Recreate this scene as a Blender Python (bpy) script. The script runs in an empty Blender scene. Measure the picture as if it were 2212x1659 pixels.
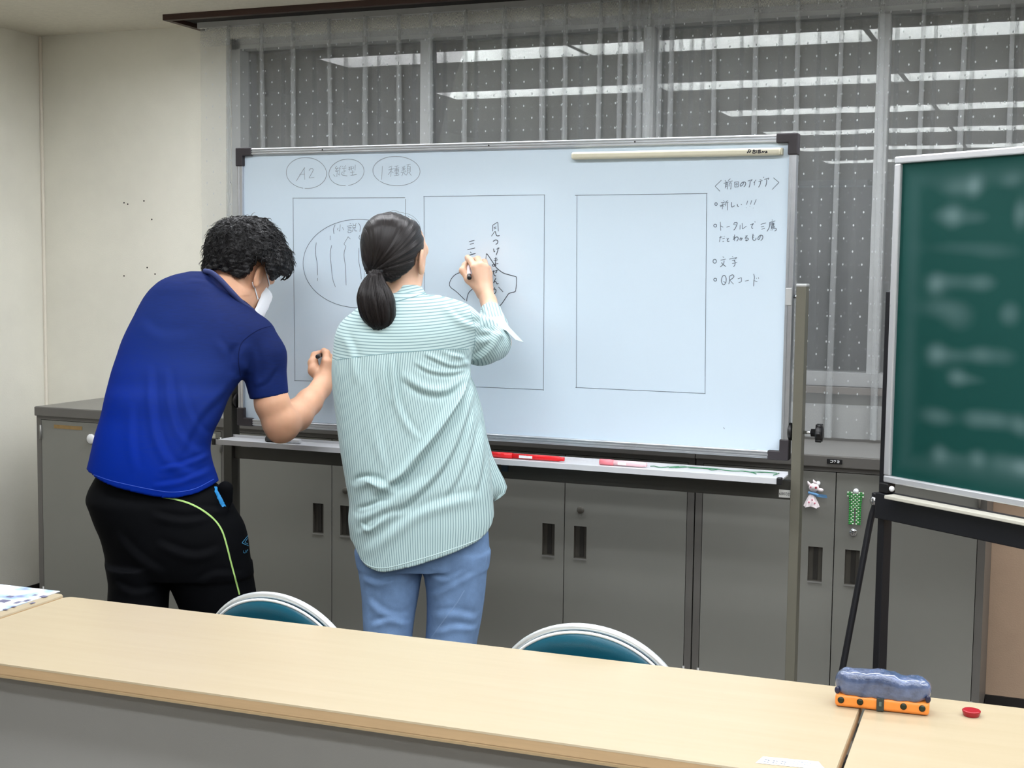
import bpy, bmesh, math, random
import numpy as np
from mathutils import Vector, Matrix
from mathutils.bvhtree import BVHTree

scene = bpy.context.scene
COL = scene.collection

# ------------------------------------------------------------------ camera
IMG_W, IMG_H, FOC = 2212.0, 1659.0, 2912.28
YAW, PITCH, ROLL = 0.38497, -0.08455, 0.01221
CAM = np.array([3.69174, -4.15954, 1.44112])
_fw = np.array([-math.sin(YAW) * math.cos(PITCH), math.cos(YAW) * math.cos(PITCH), math.sin(PITCH)])
_r = np.array([math.cos(YAW), math.sin(YAW), 0.0])
_u = np.cross(_r, _fw)
RT = _r * math.cos(ROLL) + _u * math.sin(ROLL)
UP = -_r * math.sin(ROLL) + _u * math.cos(ROLL)
FW = _fw
cam_data = bpy.data.cameras.new('camera')
cam_data.sensor_fit = 'HORIZONTAL'
cam_data.sensor_width = 36.0
cam_data.lens = FOC / IMG_W * 36.0
cam_data.clip_start = 0.05
cam = bpy.data.objects.new('camera', cam_data)
COL.objects.link(cam)
cam.matrix_world = Matrix(((RT[0], UP[0], -FW[0], CAM[0]), (RT[1], UP[1], -FW[1], CAM[1]),
                           (RT[2], UP[2], -FW[2], CAM[2]), (0, 0, 0, 1)))
scene.camera = cam

# ------------------------------------------------------------------ world (night outside) and exposure
world = bpy.data.worlds.new('night')
scene.world = world
world.use_nodes = True
world.node_tree.nodes['Background'].inputs[0].default_value = (0.10, 0.12, 0.16, 1)
world.node_tree.nodes['Background'].inputs[1].default_value = 0.05
scene.view_settings.view_transform = 'Standard'
scene.view_settings.look = 'None'
scene.view_settings.exposure = 0.0
scene.view_settings.gamma = 1.0
scene.view_settings.use_curve_mapping = False

scene.cycles.use_light_tree = False
scene.cycles.max_bounces = 6
scene.cycles.diffuse_bounces = 3
scene.cycles.glossy_bounces = 3
scene.cycles.transmission_bounces = 4
scene.cycles.transparent_max_bounces = 14

# fluorescent ceiling fittings light the room; they are built further down
LAMP_L = 17.5                      # radiance of a diffuser
LAMP_COL = (0.96, 0.985, 1.03)
CEIL = 2.40                        # ceiling height
WALL_Y = 0.465                     # back wall plane
LEFT_X = -0.356                    # left wall plane
GLASS_Y = 0.56

# ------------------------------------------------------------------ small maths helpers
def ray(px, py):
    return FW + RT * ((px - IMG_W / 2) / FOC) - UP * ((py - IMG_H / 2) / FOC)

def at_depth(px, py, z):
    return CAM + ray(px, py) * z

def on_plane(px, py, p, n):
    d = ray(px, py)
    n = np.asarray(n, float)
    return CAM + d * (((np.asarray(p, float) - CAM) @ n) / (d @ n))

def lin(c):
    c = c / 255.0
    return c / 12.92 if c <= 0.04045 else ((c + 0.055) / 1.055) ** 2.4

def rgb(r, g, b):
    return (lin(r), lin(g), lin(b), 1.0)

# ------------------------------------------------------------------ materials
MATS = {}

def mat(name, col, rough=0.5, metal=0.0, var=0.0, vscale=6.0, bump=0.0, bscale=200.0, spec=0.5,
        coat=0.0, sheen=0.0, stretch=None, col2=None, sss=0.0):
    if name in MATS:
        return MATS[name]
    m = bpy.data.materials.new(name)
    m.use_nodes = True
    nt = m.node_tree
    b = nt.nodes['Principled BSDF']
    b.inputs['Base Color'].default_value = col
    b.inputs['Roughness'].default_value = rough
    b.inputs['Metallic'].default_value = metal
    b.inputs['Specular IOR Level'].default_value = spec
    b.inputs['Coat Weight'].default_value = coat
    b.inputs['Sheen Weight'].default_value = sheen
    if sss:
        b.inputs['Subsurface Weight'].default_value = sss
        b.inputs['Subsurface Radius'].default_value = (0.010, 0.004, 0.002)
        b.inputs['Subsurface Scale'].default_value = 0.6
    if var > 0 or bump > 0 or col2 is not None:
        tc = nt.nodes.new('ShaderNodeTexCoord')
        mp = nt.nodes.new('ShaderNodeMapping')
        nt.links.new(tc.outputs['Object'], mp.inputs['Vector'])
        if stretch:
            mp.inputs['Scale'].default_value = stretch
    if var > 0 or col2 is not None:
        no = nt.nodes.new('ShaderNodeTexNoise')
        no.inputs['Scale'].default_value = vscale
        no.inputs['Detail'].default_value = 5.0
        no.inputs['Roughness'].default_value = 0.6
        nt.links.new(mp.outputs[0], no.inputs['Vector'])
        rp = nt.nodes.new('ShaderNodeValToRGB')
        rp.color_ramp.elements[0].position = 0.3
        rp.color_ramp.elements[1].position = 0.7
        lo = tuple(c * (1 - var) for c in col[:3]) + (1,)
        hi = col2 if col2 is not None else tuple(min(1, c * (1 + var)) for c in col[:3]) + (1,)
        rp.color_ramp.elements[0].color = lo
        rp.color_ramp.elements[1].color = hi
        nt.links.new(no.outputs['Fac'], rp.inputs['Fac'])
        nt.links.new(rp.outputs['Color'], b.inputs['Base Color'])
    if bump > 0:
        n2 = nt.nodes.new('ShaderNodeTexNoise')
        n2.inputs['Scale'].default_value = bscale
        n2.inputs['Detail'].default_value = 3.0
        nt.links.new(mp.outputs[0], n2.inputs['Vector'])
        bp = nt.nodes.new('ShaderNodeBump')
        bp.inputs['Strength'].default_value = bump
        bp.inputs['Distance'].default_value = 0.002
        nt.links.new(n2.outputs['Fac'], bp.inputs['Height'])
        nt.links.new(bp.outputs['Normal'], b.inputs['Normal'])
    MATS[name] = m
    return m

# ------------------------------------------------------------------ object helpers
def link(o, parent=None):
    COL.objects.link(o)
    if parent is not None:
        o.parent = parent
    return o

def tag(o, label, cat, group=None):
    o['label'] = label
    o['category'] = cat
    if group:
        o['group'] = group
    return o

def thing(name, label, cat, loc=(0, 0, 0), rz=0.0, group=None):
    o = bpy.data.objects.new(name, None)
    o.empty_display_size = 0.05
    o.location = loc
    o.rotation_euler = (0, 0, rz)
    link(o)
    return tag(o, label, cat, group)

def mesh_obj(name, verts, faces, m, parent=None, smooth=False):
    me = bpy.data.meshes.new(name)
    me.from_pydata([tuple(v) for v in verts], [], [tuple(f) for f in faces])
    me.update()
    if m is not None:
        me.materials.append(m)
    if smooth:
        me.polygons.foreach_set('use_smooth', [True] * len(me.polygons))
    return link(bpy.data.objects.new(name, me), parent)

class MB:
    """collects simple solids for ONE mesh object"""
    def __init__(self):
        self.v = []
        self.f = []
        self.s = []

    def add(self, vs, fs, smooth=False):
        o = len(self.v)
        self.v += [tuple(map(float, p)) for p in vs]
        self.f += [tuple(i + o for i in f) for f in fs]
        self.s += [smooth] * len(fs)
        return self

    def box(self, x0, x1, y0, y1, z0, z1):
        return self.add([(x0, y0, z0), (x1, y0, z0), (x1, y1, z0), (x0, y1, z0),
                         (x0, y0, z1), (x1, y0, z1), (x1, y1, z1), (x0, y1, z1)],
                        [(0, 3, 2, 1), (4, 5, 6, 7), (0, 1, 5, 4), (1, 2, 6, 5), (2, 3, 7, 6), (3, 0, 4, 7)])

    def rbox(self, x0, x1, y0, y1, z0, z1, r=0.004, n=2):
        bm = bmesh.new()
        bmesh.ops.create_cube(bm, size=1.0)
        for v in bm.verts:
            v.co = Vector(((x0 + x1) / 2 + v.co.x * (x1 - x0), (y0 + y1) / 2 + v.co.y * (y1 - y0),
                           (z0 + z1) / 2 + v.co.z * (z1 - z0)))
        bmesh.ops.bevel(bm, geom=bm.edges[:], offset=r, segments=n, affect='EDGES', profile=0.5)
        bm.verts.index_update()
        self.add([v.co[:] for v in bm.verts], [[v.index for v in f.verts] for f in bm.faces])
        bm.free()
        return self

    def tube(self, pts, r, n=10, cap=True, smooth=True, flat=None):
        pts = [np.asarray(p, float) for p in pts]
        rs = r if hasattr(r, '__len__') else [r] * len(pts)
        vs, fs = [], []
        prev = None
        for i, p in enumerate(pts):
            t = pts[min(i + 1, len(pts) - 1)] - pts[max(i - 1, 0)]
            t = t / (np.linalg.norm(t) + 1e-12)
            if prev is None:
                a = np.array([0, 0, 1.0]) if abs(t[2]) < 0.9 else np.array([1.0, 0, 0])
                e1 = np.cross(t, a)
            else:
                e1 = prev - t * (prev @ t)
            e1 = e1 / (np.linalg.norm(e1) + 1e-12)
            e2 = np.cross(t, e1)
            prev = e1
            for k in range(n):
                a = 2 * math.pi * k / n
                vs.append(p + rs[i] * (math.cos(a) * e1 + math.sin(a) * e2))
        for i in range(len(pts) - 1):
            for k in range(n):
                k2 = (k + 1) % n
                fs.append((i * n + k, i * n + k2, (i + 1) * n + k2, (i + 1) * n + k))
        self.add(vs, fs, smooth)
        if cap:
            o = len(self.v) - len(vs)
            self.f.append(tuple(o + k for k in reversed(range(n))))
            self.f.append(tuple(o + (len(pts) - 1) * n + k for k in range(n)))
            self.s += [False, False]
        return self

    def cyl(self, a, b, r, n=20, r2=None):
        return self.tube([a, b], [r, r if r2 is None else r2], n=n)

    def lathe(self, origin, axis, prof, n=24):
        """profile [(radius, height)] spun about axis"""
        axis = np.asarray(axis, float)
        axis /= np.linalg.norm(axis)
        a = np.array([0, 0, 1.0]) if abs(axis[2]) < 0.9 else np.array([1.0, 0, 0])
        e1 = np.cross(axis, a)
        e1 /= np.linalg.norm(e1)
        e2 = np.cross(axis, e1)
        vs, fs = [], []
        for (r, h) in prof:
            for k in range(n):
                t = 2 * math.pi * k / n
                vs.append(np.asarray(origin) + axis * h + r * (math.cos(t) * e1 + math.sin(t) * e2))
        for i in range(len(prof) - 1):
            for k in range(n):
                k2 = (k + 1) % n
                fs.append((i * n + k, i * n + k2, (i + 1) * n + k2, (i + 1) * n + k))
        fs.append(tuple(reversed(range(n))))
        fs.append(tuple((len(prof) - 1) * n + k for k in range(n)))
        return self.add(vs, fs, True)

    def sphere(self, c, r, sx=1, sy=1, sz=1, nu=14, nv=8):
        vs, fs = [], []
        for i in range(nv + 1):
            ph = math.pi * i / nv
            for k in range(nu):
                t = 2 * math.pi * k / nu
                vs.append((c[0] + r * sx * math.sin(ph) * math.cos(t), c[1] + r * sy * math.sin(ph) * math.sin(t),
                           c[2] + r * sz * math.cos(ph)))
        for i in range(nv):
            for k in range(nu):
                k2 = (k + 1) % nu
                fs.append((i * nu + k, (i + 1) * nu + k, (i + 1) * nu + k2, i * nu + k2))
        return self.add(vs, fs, True)

    def prism(self, poly, y0, y1):
        """polygon in xz extruded along y"""
        n = len(poly)
        vs = [(p[0], y0, p[1]) for p in poly] + [(p[0], y1, p[1]) for p in poly]
        fs = [tuple(range(n)), tuple(reversed(range(n, 2 * n)))]
        fs += [(i, n + i, n + (i + 1) % n, (i + 1) % n) for i in range(n)]
        return self.add(vs, fs)

    def build(self, name, m, parent=None, bevel=0.0):
        me = bpy.data.meshes.new(name)
        me.from_pydata(self.v, [], self.f)
        me.update()
        bm = bmesh.new()
        bm.from_mesh(me)
        bmesh.ops.recalc_face_normals(bm, faces=bm.faces[:])
        bm.to_mesh(me)
        bm.free()
        me.polygons.foreach_set('use_smooth', self.s)
        if m is not None:
            me.materials.append(m)
        o = link(bpy.data.objects.new(name, me), parent)
        if bevel:
            md = o.modifiers.new('bevel', 'BEVEL')
            md.width = bevel
            md.segments = 2
            md.limit_method = 'ANGLE'
        return o

def struct(o):
    o['kind'] = 'structure'
    return o

def copy_tree(o, parent=None):
    c = o.copy()
    COL.objects.link(c)
    c.parent = parent
    for ch in list(o.children):
        copy_tree(ch, c)
    return c

def catmull(pts, n=8):
    P = [np.asarray(p, float) for p in pts]
    if len(P) < 3:
        return P
    Q = [2 * P[0] - P[1]] + P + [2 * P[-1] - P[-2]]
    out = []
    for i in range(1, len(Q) - 2):
        for k in range(n):
            t = k / n
            out.append(0.5 * ((2 * Q[i]) + (-Q[i - 1] + Q[i + 1]) * t + (2 * Q[i - 1] - 5 * Q[i] + 4 * Q[i + 1] - Q[i + 2]) * t * t
                              + (-Q[i - 1] + 3 * Q[i] - 3 * Q[i + 1] + Q[i + 2]) * t ** 3))
    out.append(P[-1])
    return out
# ================================================================== the room
M_wall = mat('wall_paper', rgb(240, 238, 226), 0.85, var=0.05, vscale=2.2, bump=0.25, bscale=260)
M_tan = mat('wall_tan', rgb(190, 164, 140), 0.8, var=0.08, vscale=5, bump=0.2, bscale=200)
M_ceil = mat('ceiling_board', rgb(222, 217, 202), 0.95, var=0.05, vscale=40, bump=0.5, bscale=120)
M_floor = mat('floor_tile', rgb(104, 98, 90), 0.5, var=0.12, vscale=14)
M_base = mat('baseboard_vinyl', rgb(34, 31, 30), 0.5, var=0.1, vscale=20)
M_alu = mat('aluminium', rgb(200, 204, 210), 0.32, metal=0.85, var=0.04, vscale=30)
M_alu_w = mat('window_aluminium', rgb(190, 192, 192), 0.45, metal=0.25, var=0.04, vscale=20)
M_brown = mat('brown_wood', rgb(58, 34, 26), 0.45, var=0.2, vscale=8, stretch=(1, 12, 12))

RX, RY = 7.4, -9.2
struct(MB().box(LEFT_X - .15, RX + .15, RY - .15, 0.62, -0.1, 0).build('floor', M_floor))
LROWS = [(-.36 - 1.25 * k, .47 if k < 2 else 1.75) for k in range(6)]
cl = MB()
ya = .62
for (ly, lx0) in LROWS:
    cl.box(LEFT_X - .15, RX + .15, ly + .15, ya, CEIL, CEIL + .02)
    nfit = int((RX - .02 - lx0) / 1.235)
    cl.box(LEFT_X - .15, lx0, ly - .15, ly + .15, CEIL, CEIL + .02).box(lx0 + nfit * 1.235, RX + .15, ly - .15, ly + .15, CEIL, CEIL + .02)
    ya = ly - .15
cl.box(LEFT_X - .15, RX + .15, RY - .15, ya, CEIL, CEIL + .02)
cl.box(LEFT_X - .15, RX + .15, RY - .15, .62, CEIL + .13, CEIL + .15)
struct(cl.build('ceiling', M_ceil))
struct(MB().box(LEFT_X - .15, LEFT_X, RY, 0.62, 0, CEIL).build('wall_left', M_wall))
M_wall2 = mat('wall_unseen_dark', rgb(150, 140, 122), .7, var=.06)  # unseen right and rear walls, coloured darker to cut bounced light
struct(MB().box(RX, RX + .15, RY, 0.62, 0, CEIL).build('wall_right', M_wall2))
struct(MB().box(LEFT_X, RX, RY - .15, RY, 0, CEIL).build('wall_rear', M_wall2))
WX0, WX1, WZ0, WZ1 = 0.575, 6.3, 1.06, 2.345
wb = struct(MB().box(LEFT_X, WX0, WALL_Y, .62, 0, CEIL).box(WX1, RX, WALL_Y, .62, 0, CEIL)
            .box(WX0, WX1, WALL_Y, .62, WZ1, CEIL).build('wall_back', M_wall))
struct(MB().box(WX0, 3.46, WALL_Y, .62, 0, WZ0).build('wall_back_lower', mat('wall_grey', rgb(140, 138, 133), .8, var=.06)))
struct(MB().box(3.46, WX1, WALL_Y, .62, 0, WZ0).build('wall_back_right', M_tan))
# pin holes left in the wall behind the man
for (px, py) in [(268, 438), (276, 441), (311, 434), (328, 474), (268, 596), (318, 578), (335, 592), (6, 300), (8, 328)]:
    if px > 90:
        p = on_plane(px, py, (0, WALL_Y, 0), (0, 1, 0))
        MB().cyl((p[0], WALL_Y + .004, p[2]), (p[0], WALL_Y - .0006, p[2]), 0.0035, n=8).build('pin_hole', M_base, wb)

struct(MB().box(LEFT_X, LEFT_X + .008, RY, WALL_Y, 0, .064).build('baseboard_left', M_base))
struct(MB().box(LEFT_X, RX, WALL_Y - .008, WALL_Y, 0, .064).build('baseboard_back', M_base))
# light corner bead where the two walls meet
M_bead = mat('corner_bead', rgb(246, 240, 226), 0.6, var=0.03)
struct(MB().rbox(LEFT_X, LEFT_X + .012, WALL_Y - .012, WALL_Y, .07, CEIL, .004).build('trim_1', M_bead))
# dark wooden frame of the curtain recess under the ceiling
tb = MB()
tb.box(.455, RX, .215, .240, CEIL - .022, CEIL)
tb.box(.455, .480, .240, WALL_Y, CEIL - .022, CEIL)
struct(tb.build('trim_2', M_brown))
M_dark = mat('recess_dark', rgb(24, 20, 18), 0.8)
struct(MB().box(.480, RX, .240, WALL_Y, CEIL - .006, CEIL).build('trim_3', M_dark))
# aluminium curtain rail in the recess
struct(MB().box(.50, RX, .375, .395, CEIL - .028, CEIL - .006).build('trim_4', M_alu_w))

# ------------------------------------------------------------------ the window
def glass_mat():
    m = bpy.data.materials.new('window_glass')
    m.use_nodes = True
    nt = m.node_tree
    nt.nodes.clear()
    out = nt.nodes.new('ShaderNodeOutputMaterial')
    mix = nt.nodes.new('ShaderNodeMixShader')
    fr = nt.nodes.new('ShaderNodeFresnel')
    fr.inputs['IOR'].default_value = 2.3
    tr = nt.nodes.new('ShaderNodeBsdfTransparent')
    tr.inputs[0].default_value = (.88, .92, .90, 1)
    gl = nt.nodes.new('ShaderNodeBsdfGlossy')
    gl.inputs['Roughness'].default_value = 0.004
    tc = nt.nodes.new('ShaderNodeTexCoord')
    no = nt.nodes.new('ShaderNodeTexNoise')
    no.inputs['Scale'].default_value = 7.0
    bp = nt.nodes.new('ShaderNodeBump')
    bp.inputs['Strength'].default_value = 0.003
    bp.inputs['Distance'].default_value = 0.02
    nt.links.new(tc.outputs['Object'], no.inputs['Vector'])
    nt.links.new(no.outputs['Fac'], bp.inputs['Height'])
    nt.links.new(bp.outputs[0], gl.inputs['Normal'])
    nt.links.new(fr.outputs[0], mix.inputs[0])
    nt.links.new(tr.outputs[0], mix.inputs[1])
    nt.links.new(gl.outputs[0], mix.inputs[2])
    nt.links.new(mix.outputs[0], out.inputs[0])
    return m
M_glass = glass_mat()
win = bpy.data.objects.new('window_1', None)
link(win)
struct(win)
fb = MB()
fb.box(WX0, WX1, .50, .60, WZ0, WZ0 + .045).box(WX0, WX1, .50, .60, WZ1 - .04, WZ1)
fb.box(WX0, WX0 + .04, .50, .60, WZ0, WZ1).box(WX1 - .04, WX1, .50, .60, WZ0, WZ1)
fb.build('window_frame', M_alu_w, win)
mull = [WX0 + .04, 1.42, 2.30, 3.11, 4.0, 4.9, 5.75, WX1 - .04]
for i, x in enumerate(mull[1:-1]):
    MB().box(x - .02, x + .02, .53, .585, WZ0 + .045, WZ1 - .04).build('mullion', M_alu_w, win)
for i in range(len(mull) - 1):
    MB().box(mull[i] + (.02 if i else 0), mull[i + 1] - .02, GLASS_Y, GLASS_Y + .005, WZ0 + .045, WZ1 - .04).build('pane', M_glass, win)
struct(MB().box(WX0 - .01, WX1, .44, .50, WZ0 - .022, WZ0).build('trim_5', mat('sill', rgb(120, 112, 104), 0.6, var=0.05)))
# dark yard wall a few metres beyond the glass
struct(MB().box(-6, 16, 5.0, 5.2, -2, 6).build('wall_outside', mat('yard_dark', rgb(70, 72, 74), 0.9, var=0.2)))

# ------------------------------------------------------------------ ceiling light fittings (rows 1.25 m apart)
def emit_mat():
    m = bpy.data.materials.new('lamp_diffuser')
    m.use_nodes = True
    nt = m.node_tree
    nt.nodes.clear()
    out = nt.nodes.new('ShaderNodeOutputMaterial')
    e = nt.nodes.new('ShaderNodeEmission')
    e.inputs[0].default_value = LAMP_COL + (1,)
    e.inputs[1].default_value = LAMP_L
    nt.links.new(e.outputs[0], out.inputs[0])
    return m
M_emit = emit_mat()
M_lampbody = mat('lamp_housing', rgb(214, 214, 210), 0.5)
ROWN = ['above the whiteboard', 'above the long tables', 'third from the window', 'fourth from the window',
        'fifth from the window', 'furthest from the window']
ORD = ['first', 'second', 'third', 'fourth', 'fifth', 'sixth']
proto = None
RD = .055
for k, (y, x0) in enumerate(LROWS):
    for j in range(int((RX - .02 - x0) / 1.235)):
        lab = 'recessed fluorescent ceiling fitting, %s from the left in the row %s' % (ORD[j], ROWN[k])
        pos = (x0 + .6175 + j * 1.235, y, CEIL)
        if proto is None:
            proto = thing('ceiling_light', lab, 'ceiling light', pos, 0, 'ceiling light fittings')
            MB().box(-.6175, .6175, -.15, -.142, -.004, RD).box(-.6175, .6175, .142, .15, -.004, RD).box(-.6175, -.605, -.142, .142, -.004, RD)\
                .box(.605, .6175, -.142, .142, -.004, RD).build('frame', M_lampbody, proto)
            MB().box(-.6175, .6175, -.15, .15, RD + .002, RD + .01).build('tray', M_lampbody, proto)
            MB().add([(-.605, -.142, RD), (.605, -.142, RD), (.605, .142, RD), (-.605, .142, RD)], [(0, 3, 2, 1)]).build('diffuser', M_emit, proto)
        else:
            t = copy_tree(proto)
            t.location = pos
            t['label'] = lab

# ------------------------------------------------------------------ lace curtains
def lace_mat():
    m = bpy.data.materials.new('lace')
    m.use_nodes = True
    nt = m.node_tree
    nt.nodes.clear()
    L = nt.links.new
    out = nt.nodes.new('ShaderNodeOutputMaterial')
    uv = nt.nodes.new('ShaderNodeUVMap')
    sep = nt.nodes.new('ShaderNodeSeparateXYZ')
    L(uv.outputs[0], sep.inputs[0])
    def mth(op, a, b=None):
        n = nt.nodes.new('ShaderNodeMath')
        n.operation = op
        for i, v in enumerate((a, b)):
            if v is None:
                continue
            if isinstance(v, (int, float)):
                n.inputs[i].default_value = v
            else:
                L(v, n.inputs[i])
        return n.outputs[0]
    u, v = sep.outputs[0], sep.outputs[1]
    row = mth('DIVIDE', v, .0425)
    par = mth('MULTIPLY', mth('MODULO', mth('FLOOR', row), 2.0), .5)
    cx = mth('SUBTRACT', mth('FRACT', mth('ADD', mth('DIVIDE', u, .062), par)), .5)
    cy = mth('SUBTRACT', mth('FRACT', row), .5)
    dx = mth('MULTIPLY', cx, .062 / .0025)
    dy = mth('MULTIPLY', cy, .0425 / .0037)
    d2 = mth('ADD', mth('MULTIPLY', dx, dx), mth('MULTIPLY', dy, dy))
    dot = mth('LESS_THAN', d2, 1.0)
    # weave: fine vertical irregularity
    no = nt.nodes.new('ShaderNodeTexNoise')
    mp = nt.nodes.new('ShaderNodeMapping')
    mp.inputs['Scale'].default_value = (160, 30, 1)
    L(uv.outputs[0], mp.inputs[0])
    L(mp.outputs[0], no.inputs['Vector'])
    wv = mth('MULTIPLY', mth('SUBTRACT', no.outputs['Fac'], .5), .12)
    # doubled hem at the foot and stiff heading tape at the top
    hem = mth('MULTIPLY', mth('LESS_THAN', v, .112), .30)
    head = mth('MULTIPLY', mth('GREATER_THAN', v, 1.40), .10)
    dens = mth('ADD', mth('ADD', mth('ADD', .25, wv), hem), head)
    fac = mth('MAXIMUM', dens, mth('MULTIPLY', dot, .96))
    tr = nt.nodes.new('ShaderNodeBsdfTransparent')
    di = nt.nodes.new('ShaderNodeBsdfDiffuse')
    di.inputs[0].default_value = rgb(206, 210, 210)
    tl = nt.nodes.new('ShaderNodeBsdfTranslucent')
    tl.inputs[0].default_value = rgb(196, 200, 202)
    mx = nt.nodes.new('ShaderNodeMixShader')
    mx.inputs[0].default_value = .25
    L(di.outputs[0], mx.inputs[1])
    L(tl.outputs[0], mx.inputs[2])
    m2 = nt.nodes.new('ShaderNodeMixShader')
    L(fac, m2.inputs[0])
    L(tr.outputs[0], m2.inputs[1])
    L(mx.outputs[0], m2.inputs[2])
    L(m2.outputs[0], out.inputs[0])
    return m
M_lace = lace_mat()

def curtain(x0, x1, pleats, seed, label, y0=.385, bunch=None):
    rnd = random.Random(seed)
    ZT, ZB, NV = 2.374, .898, 30
    par = [(x, rnd.uniform(.030, .044), rnd.uniform(.012, .017), rnd.uniform(.018, .030), rnd.uniform(-.012, .02)) for x in pleats]
    cols = [('e', x0)]
    prev = x0
    for p in par:
        n = max(3, int((p[0] - prev) / .014))
        for i in range(1, n):
            cols.append(('m', prev + (p[0] - prev) * i / n, (i / n)))
        for q in range(9):
            cols.append(('p', p, q))
        prev = p[0]
    n = max(3, int((x1 - prev) / .014))
    for i in range(1, n + 1):
        cols.append(('m', prev + (x1 - prev) * i / n, i / n))
    P = np.zeros((NV + 1, len(cols), 3))
    for r in range(NV + 1):
        v = r / NV
        z = ZT + (ZB - ZT) * v
        for c, cc in enumerate(cols):
            if cc[0] == 'e':
                x, y = cc[1], y0
            elif cc[0] == 'm':
                x = cc[1]
                y = y0 - .010 * math.sin(cc[2] * math.pi) * (.4 + v) + .006 * math.sin(9 * x + 3 * v)
            else:
                (xc, d, w0, w1, lean), q = cc[1], cc[2]
                w = (w0 + (w1 - w0) * v) * (.35 + .65 * min(1, v / .06 + .2))
                xc = xc + lean * v
                # closed finger of cloth standing towards the room
                prof = [(-.55, 0), (-.52, .25), (.42, .38), (.50, .50), (-.38, .62), (-.46, .78), (.46, .98), (.56, .5), (.60, 0)]
                a, b = prof[q]
                x = xc + a * w
                y = y0 - .002 - b * d * (1 - .25 * v)
            P[r, c] = (x, y, z)
    # arc length for the woven dots, taken along the top
    du = np.zeros(len(cols))
    ref = P[NV // 2]
    du[1:] = np.cumsum(np.linalg.norm(np.diff(ref, axis=0), axis=1))
    verts = P.reshape(-1, 3)
    NC = len(cols)
    faces = [(r * NC + c, r * NC + c + 1, (r + 1) * NC + c + 1, (r + 1) * NC + c) for r in range(NV) for c in range(NC - 1)]
    o = mesh_obj('lace_curtain', verts, faces, M_lace, None, True)
    uvl = o.data.uv_layers.new(name='UVMap')
    vi = np.empty(len(o.data.loops), dtype=np.int32)
    o.data.loops.foreach_get('vertex_index', vi)
    uvs = np.stack([du[vi % NC], verts[vi, 2] - ZB], 1)
    uvl.data.foreach_set('uv', uvs.ravel())
    return tag(o, label, 'curtain', 'lace curtains')

curtain(.508, 2.335, [.652, .800, .945, 1.098, 1.256, 1.391, 1.523, 1.663, 1.817, 1.959, 2.046, 2.174, 2.245, 2.285], 4,
        'sheer white dotted lace curtain behind the left of the whiteboard')
curtain(2.275, 4.6, [2.315, 2.352, 2.391, 2.434, 2.577, 2.718, 2.856, 2.999, 3.124, 3.253, 3.379, 3.516, 3.66, 3.80, 3.95, 4.1, 4.25, 4.4], 9,
        'sheer white dotted lace curtain above the green chalkboard', y0=.378)
# ================================================================== steel cabinets
M_steel = mat('steel_grey', rgb(128, 128, 122), 0.38, var=0.03, vscale=3, bump=0.08, bscale=900, spec=0.4)
M_steel_d = mat('steel_edge', rgb(100, 98, 94), 0.42, var=0.04, vscale=5, spec=0.4)
M_top = mat('steel_top', rgb(118, 117, 114), 0.30, var=0.06, vscale=6)
M_pocket = mat('pocket', rgb(80, 77, 70), 0.5)
M_pocket_d = mat('pocket_dark', rgb(44, 42, 38), 0.6)
M_hinge = mat('hinge', rgb(150, 150, 146), 0.4, metal=0.5)
M_chrome = mat('chrome', rgb(215, 218, 222), 0.15, metal=1.0)
M_black = mat('black_plastic', rgb(24, 24, 26), 0.4)
M_white = mat('white_plastic', rgb(232, 234, 236), 0.4)
CW, CH, CD = .88, .887, .45
CABS = ['grey steel cabinet against the left wall behind the man in blue',
        'grey steel cabinet behind the woman in the striped shirt',
        'grey steel cabinet under the middle of the whiteboard, with two pocket handles',
        'grey steel cabinet behind the green chalkboard with small dolls hung on its doors']

def plate_with_pocket(x0, x1, z0, z1, hx0, hx1, hz0, hz1, y, depth, t):
    """door leaf (front at y) with a rectangular opening and a pressed pocket behind it"""
    m = MB()
    xs, zs = [x0, hx0, hx1, x1], [z0, hz0, hz1, z1]
    for i in range(3):
        for j in range(3):
            if i == 1 and j == 1:
                continue
            m.add([(xs[i], y, zs[j]), (xs[i + 1], y, zs[j]), (xs[i + 1], y, zs[j + 1]), (xs[i], y, zs[j + 1])], [(0, 1, 2, 3)])
    m.add([(x0, y + t, z0), (x1, y + t, z0), (x1, y + t, z1), (x0, y + t, z1)], [(0, 3, 2, 1)])
    for a, b in (((x0, z0), (x1, z0)), ((x1, z0), (x1, z1)), ((x1, z1), (x0, z1)), ((x0, z1), (x0, z0))):
        m.add([(a[0], y, a[1]), (b[0], y, b[1]), (b[0], y + t, b[1]), (a[0], y + t, a[1])], [(0, 3, 2, 1)])
    return m

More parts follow.
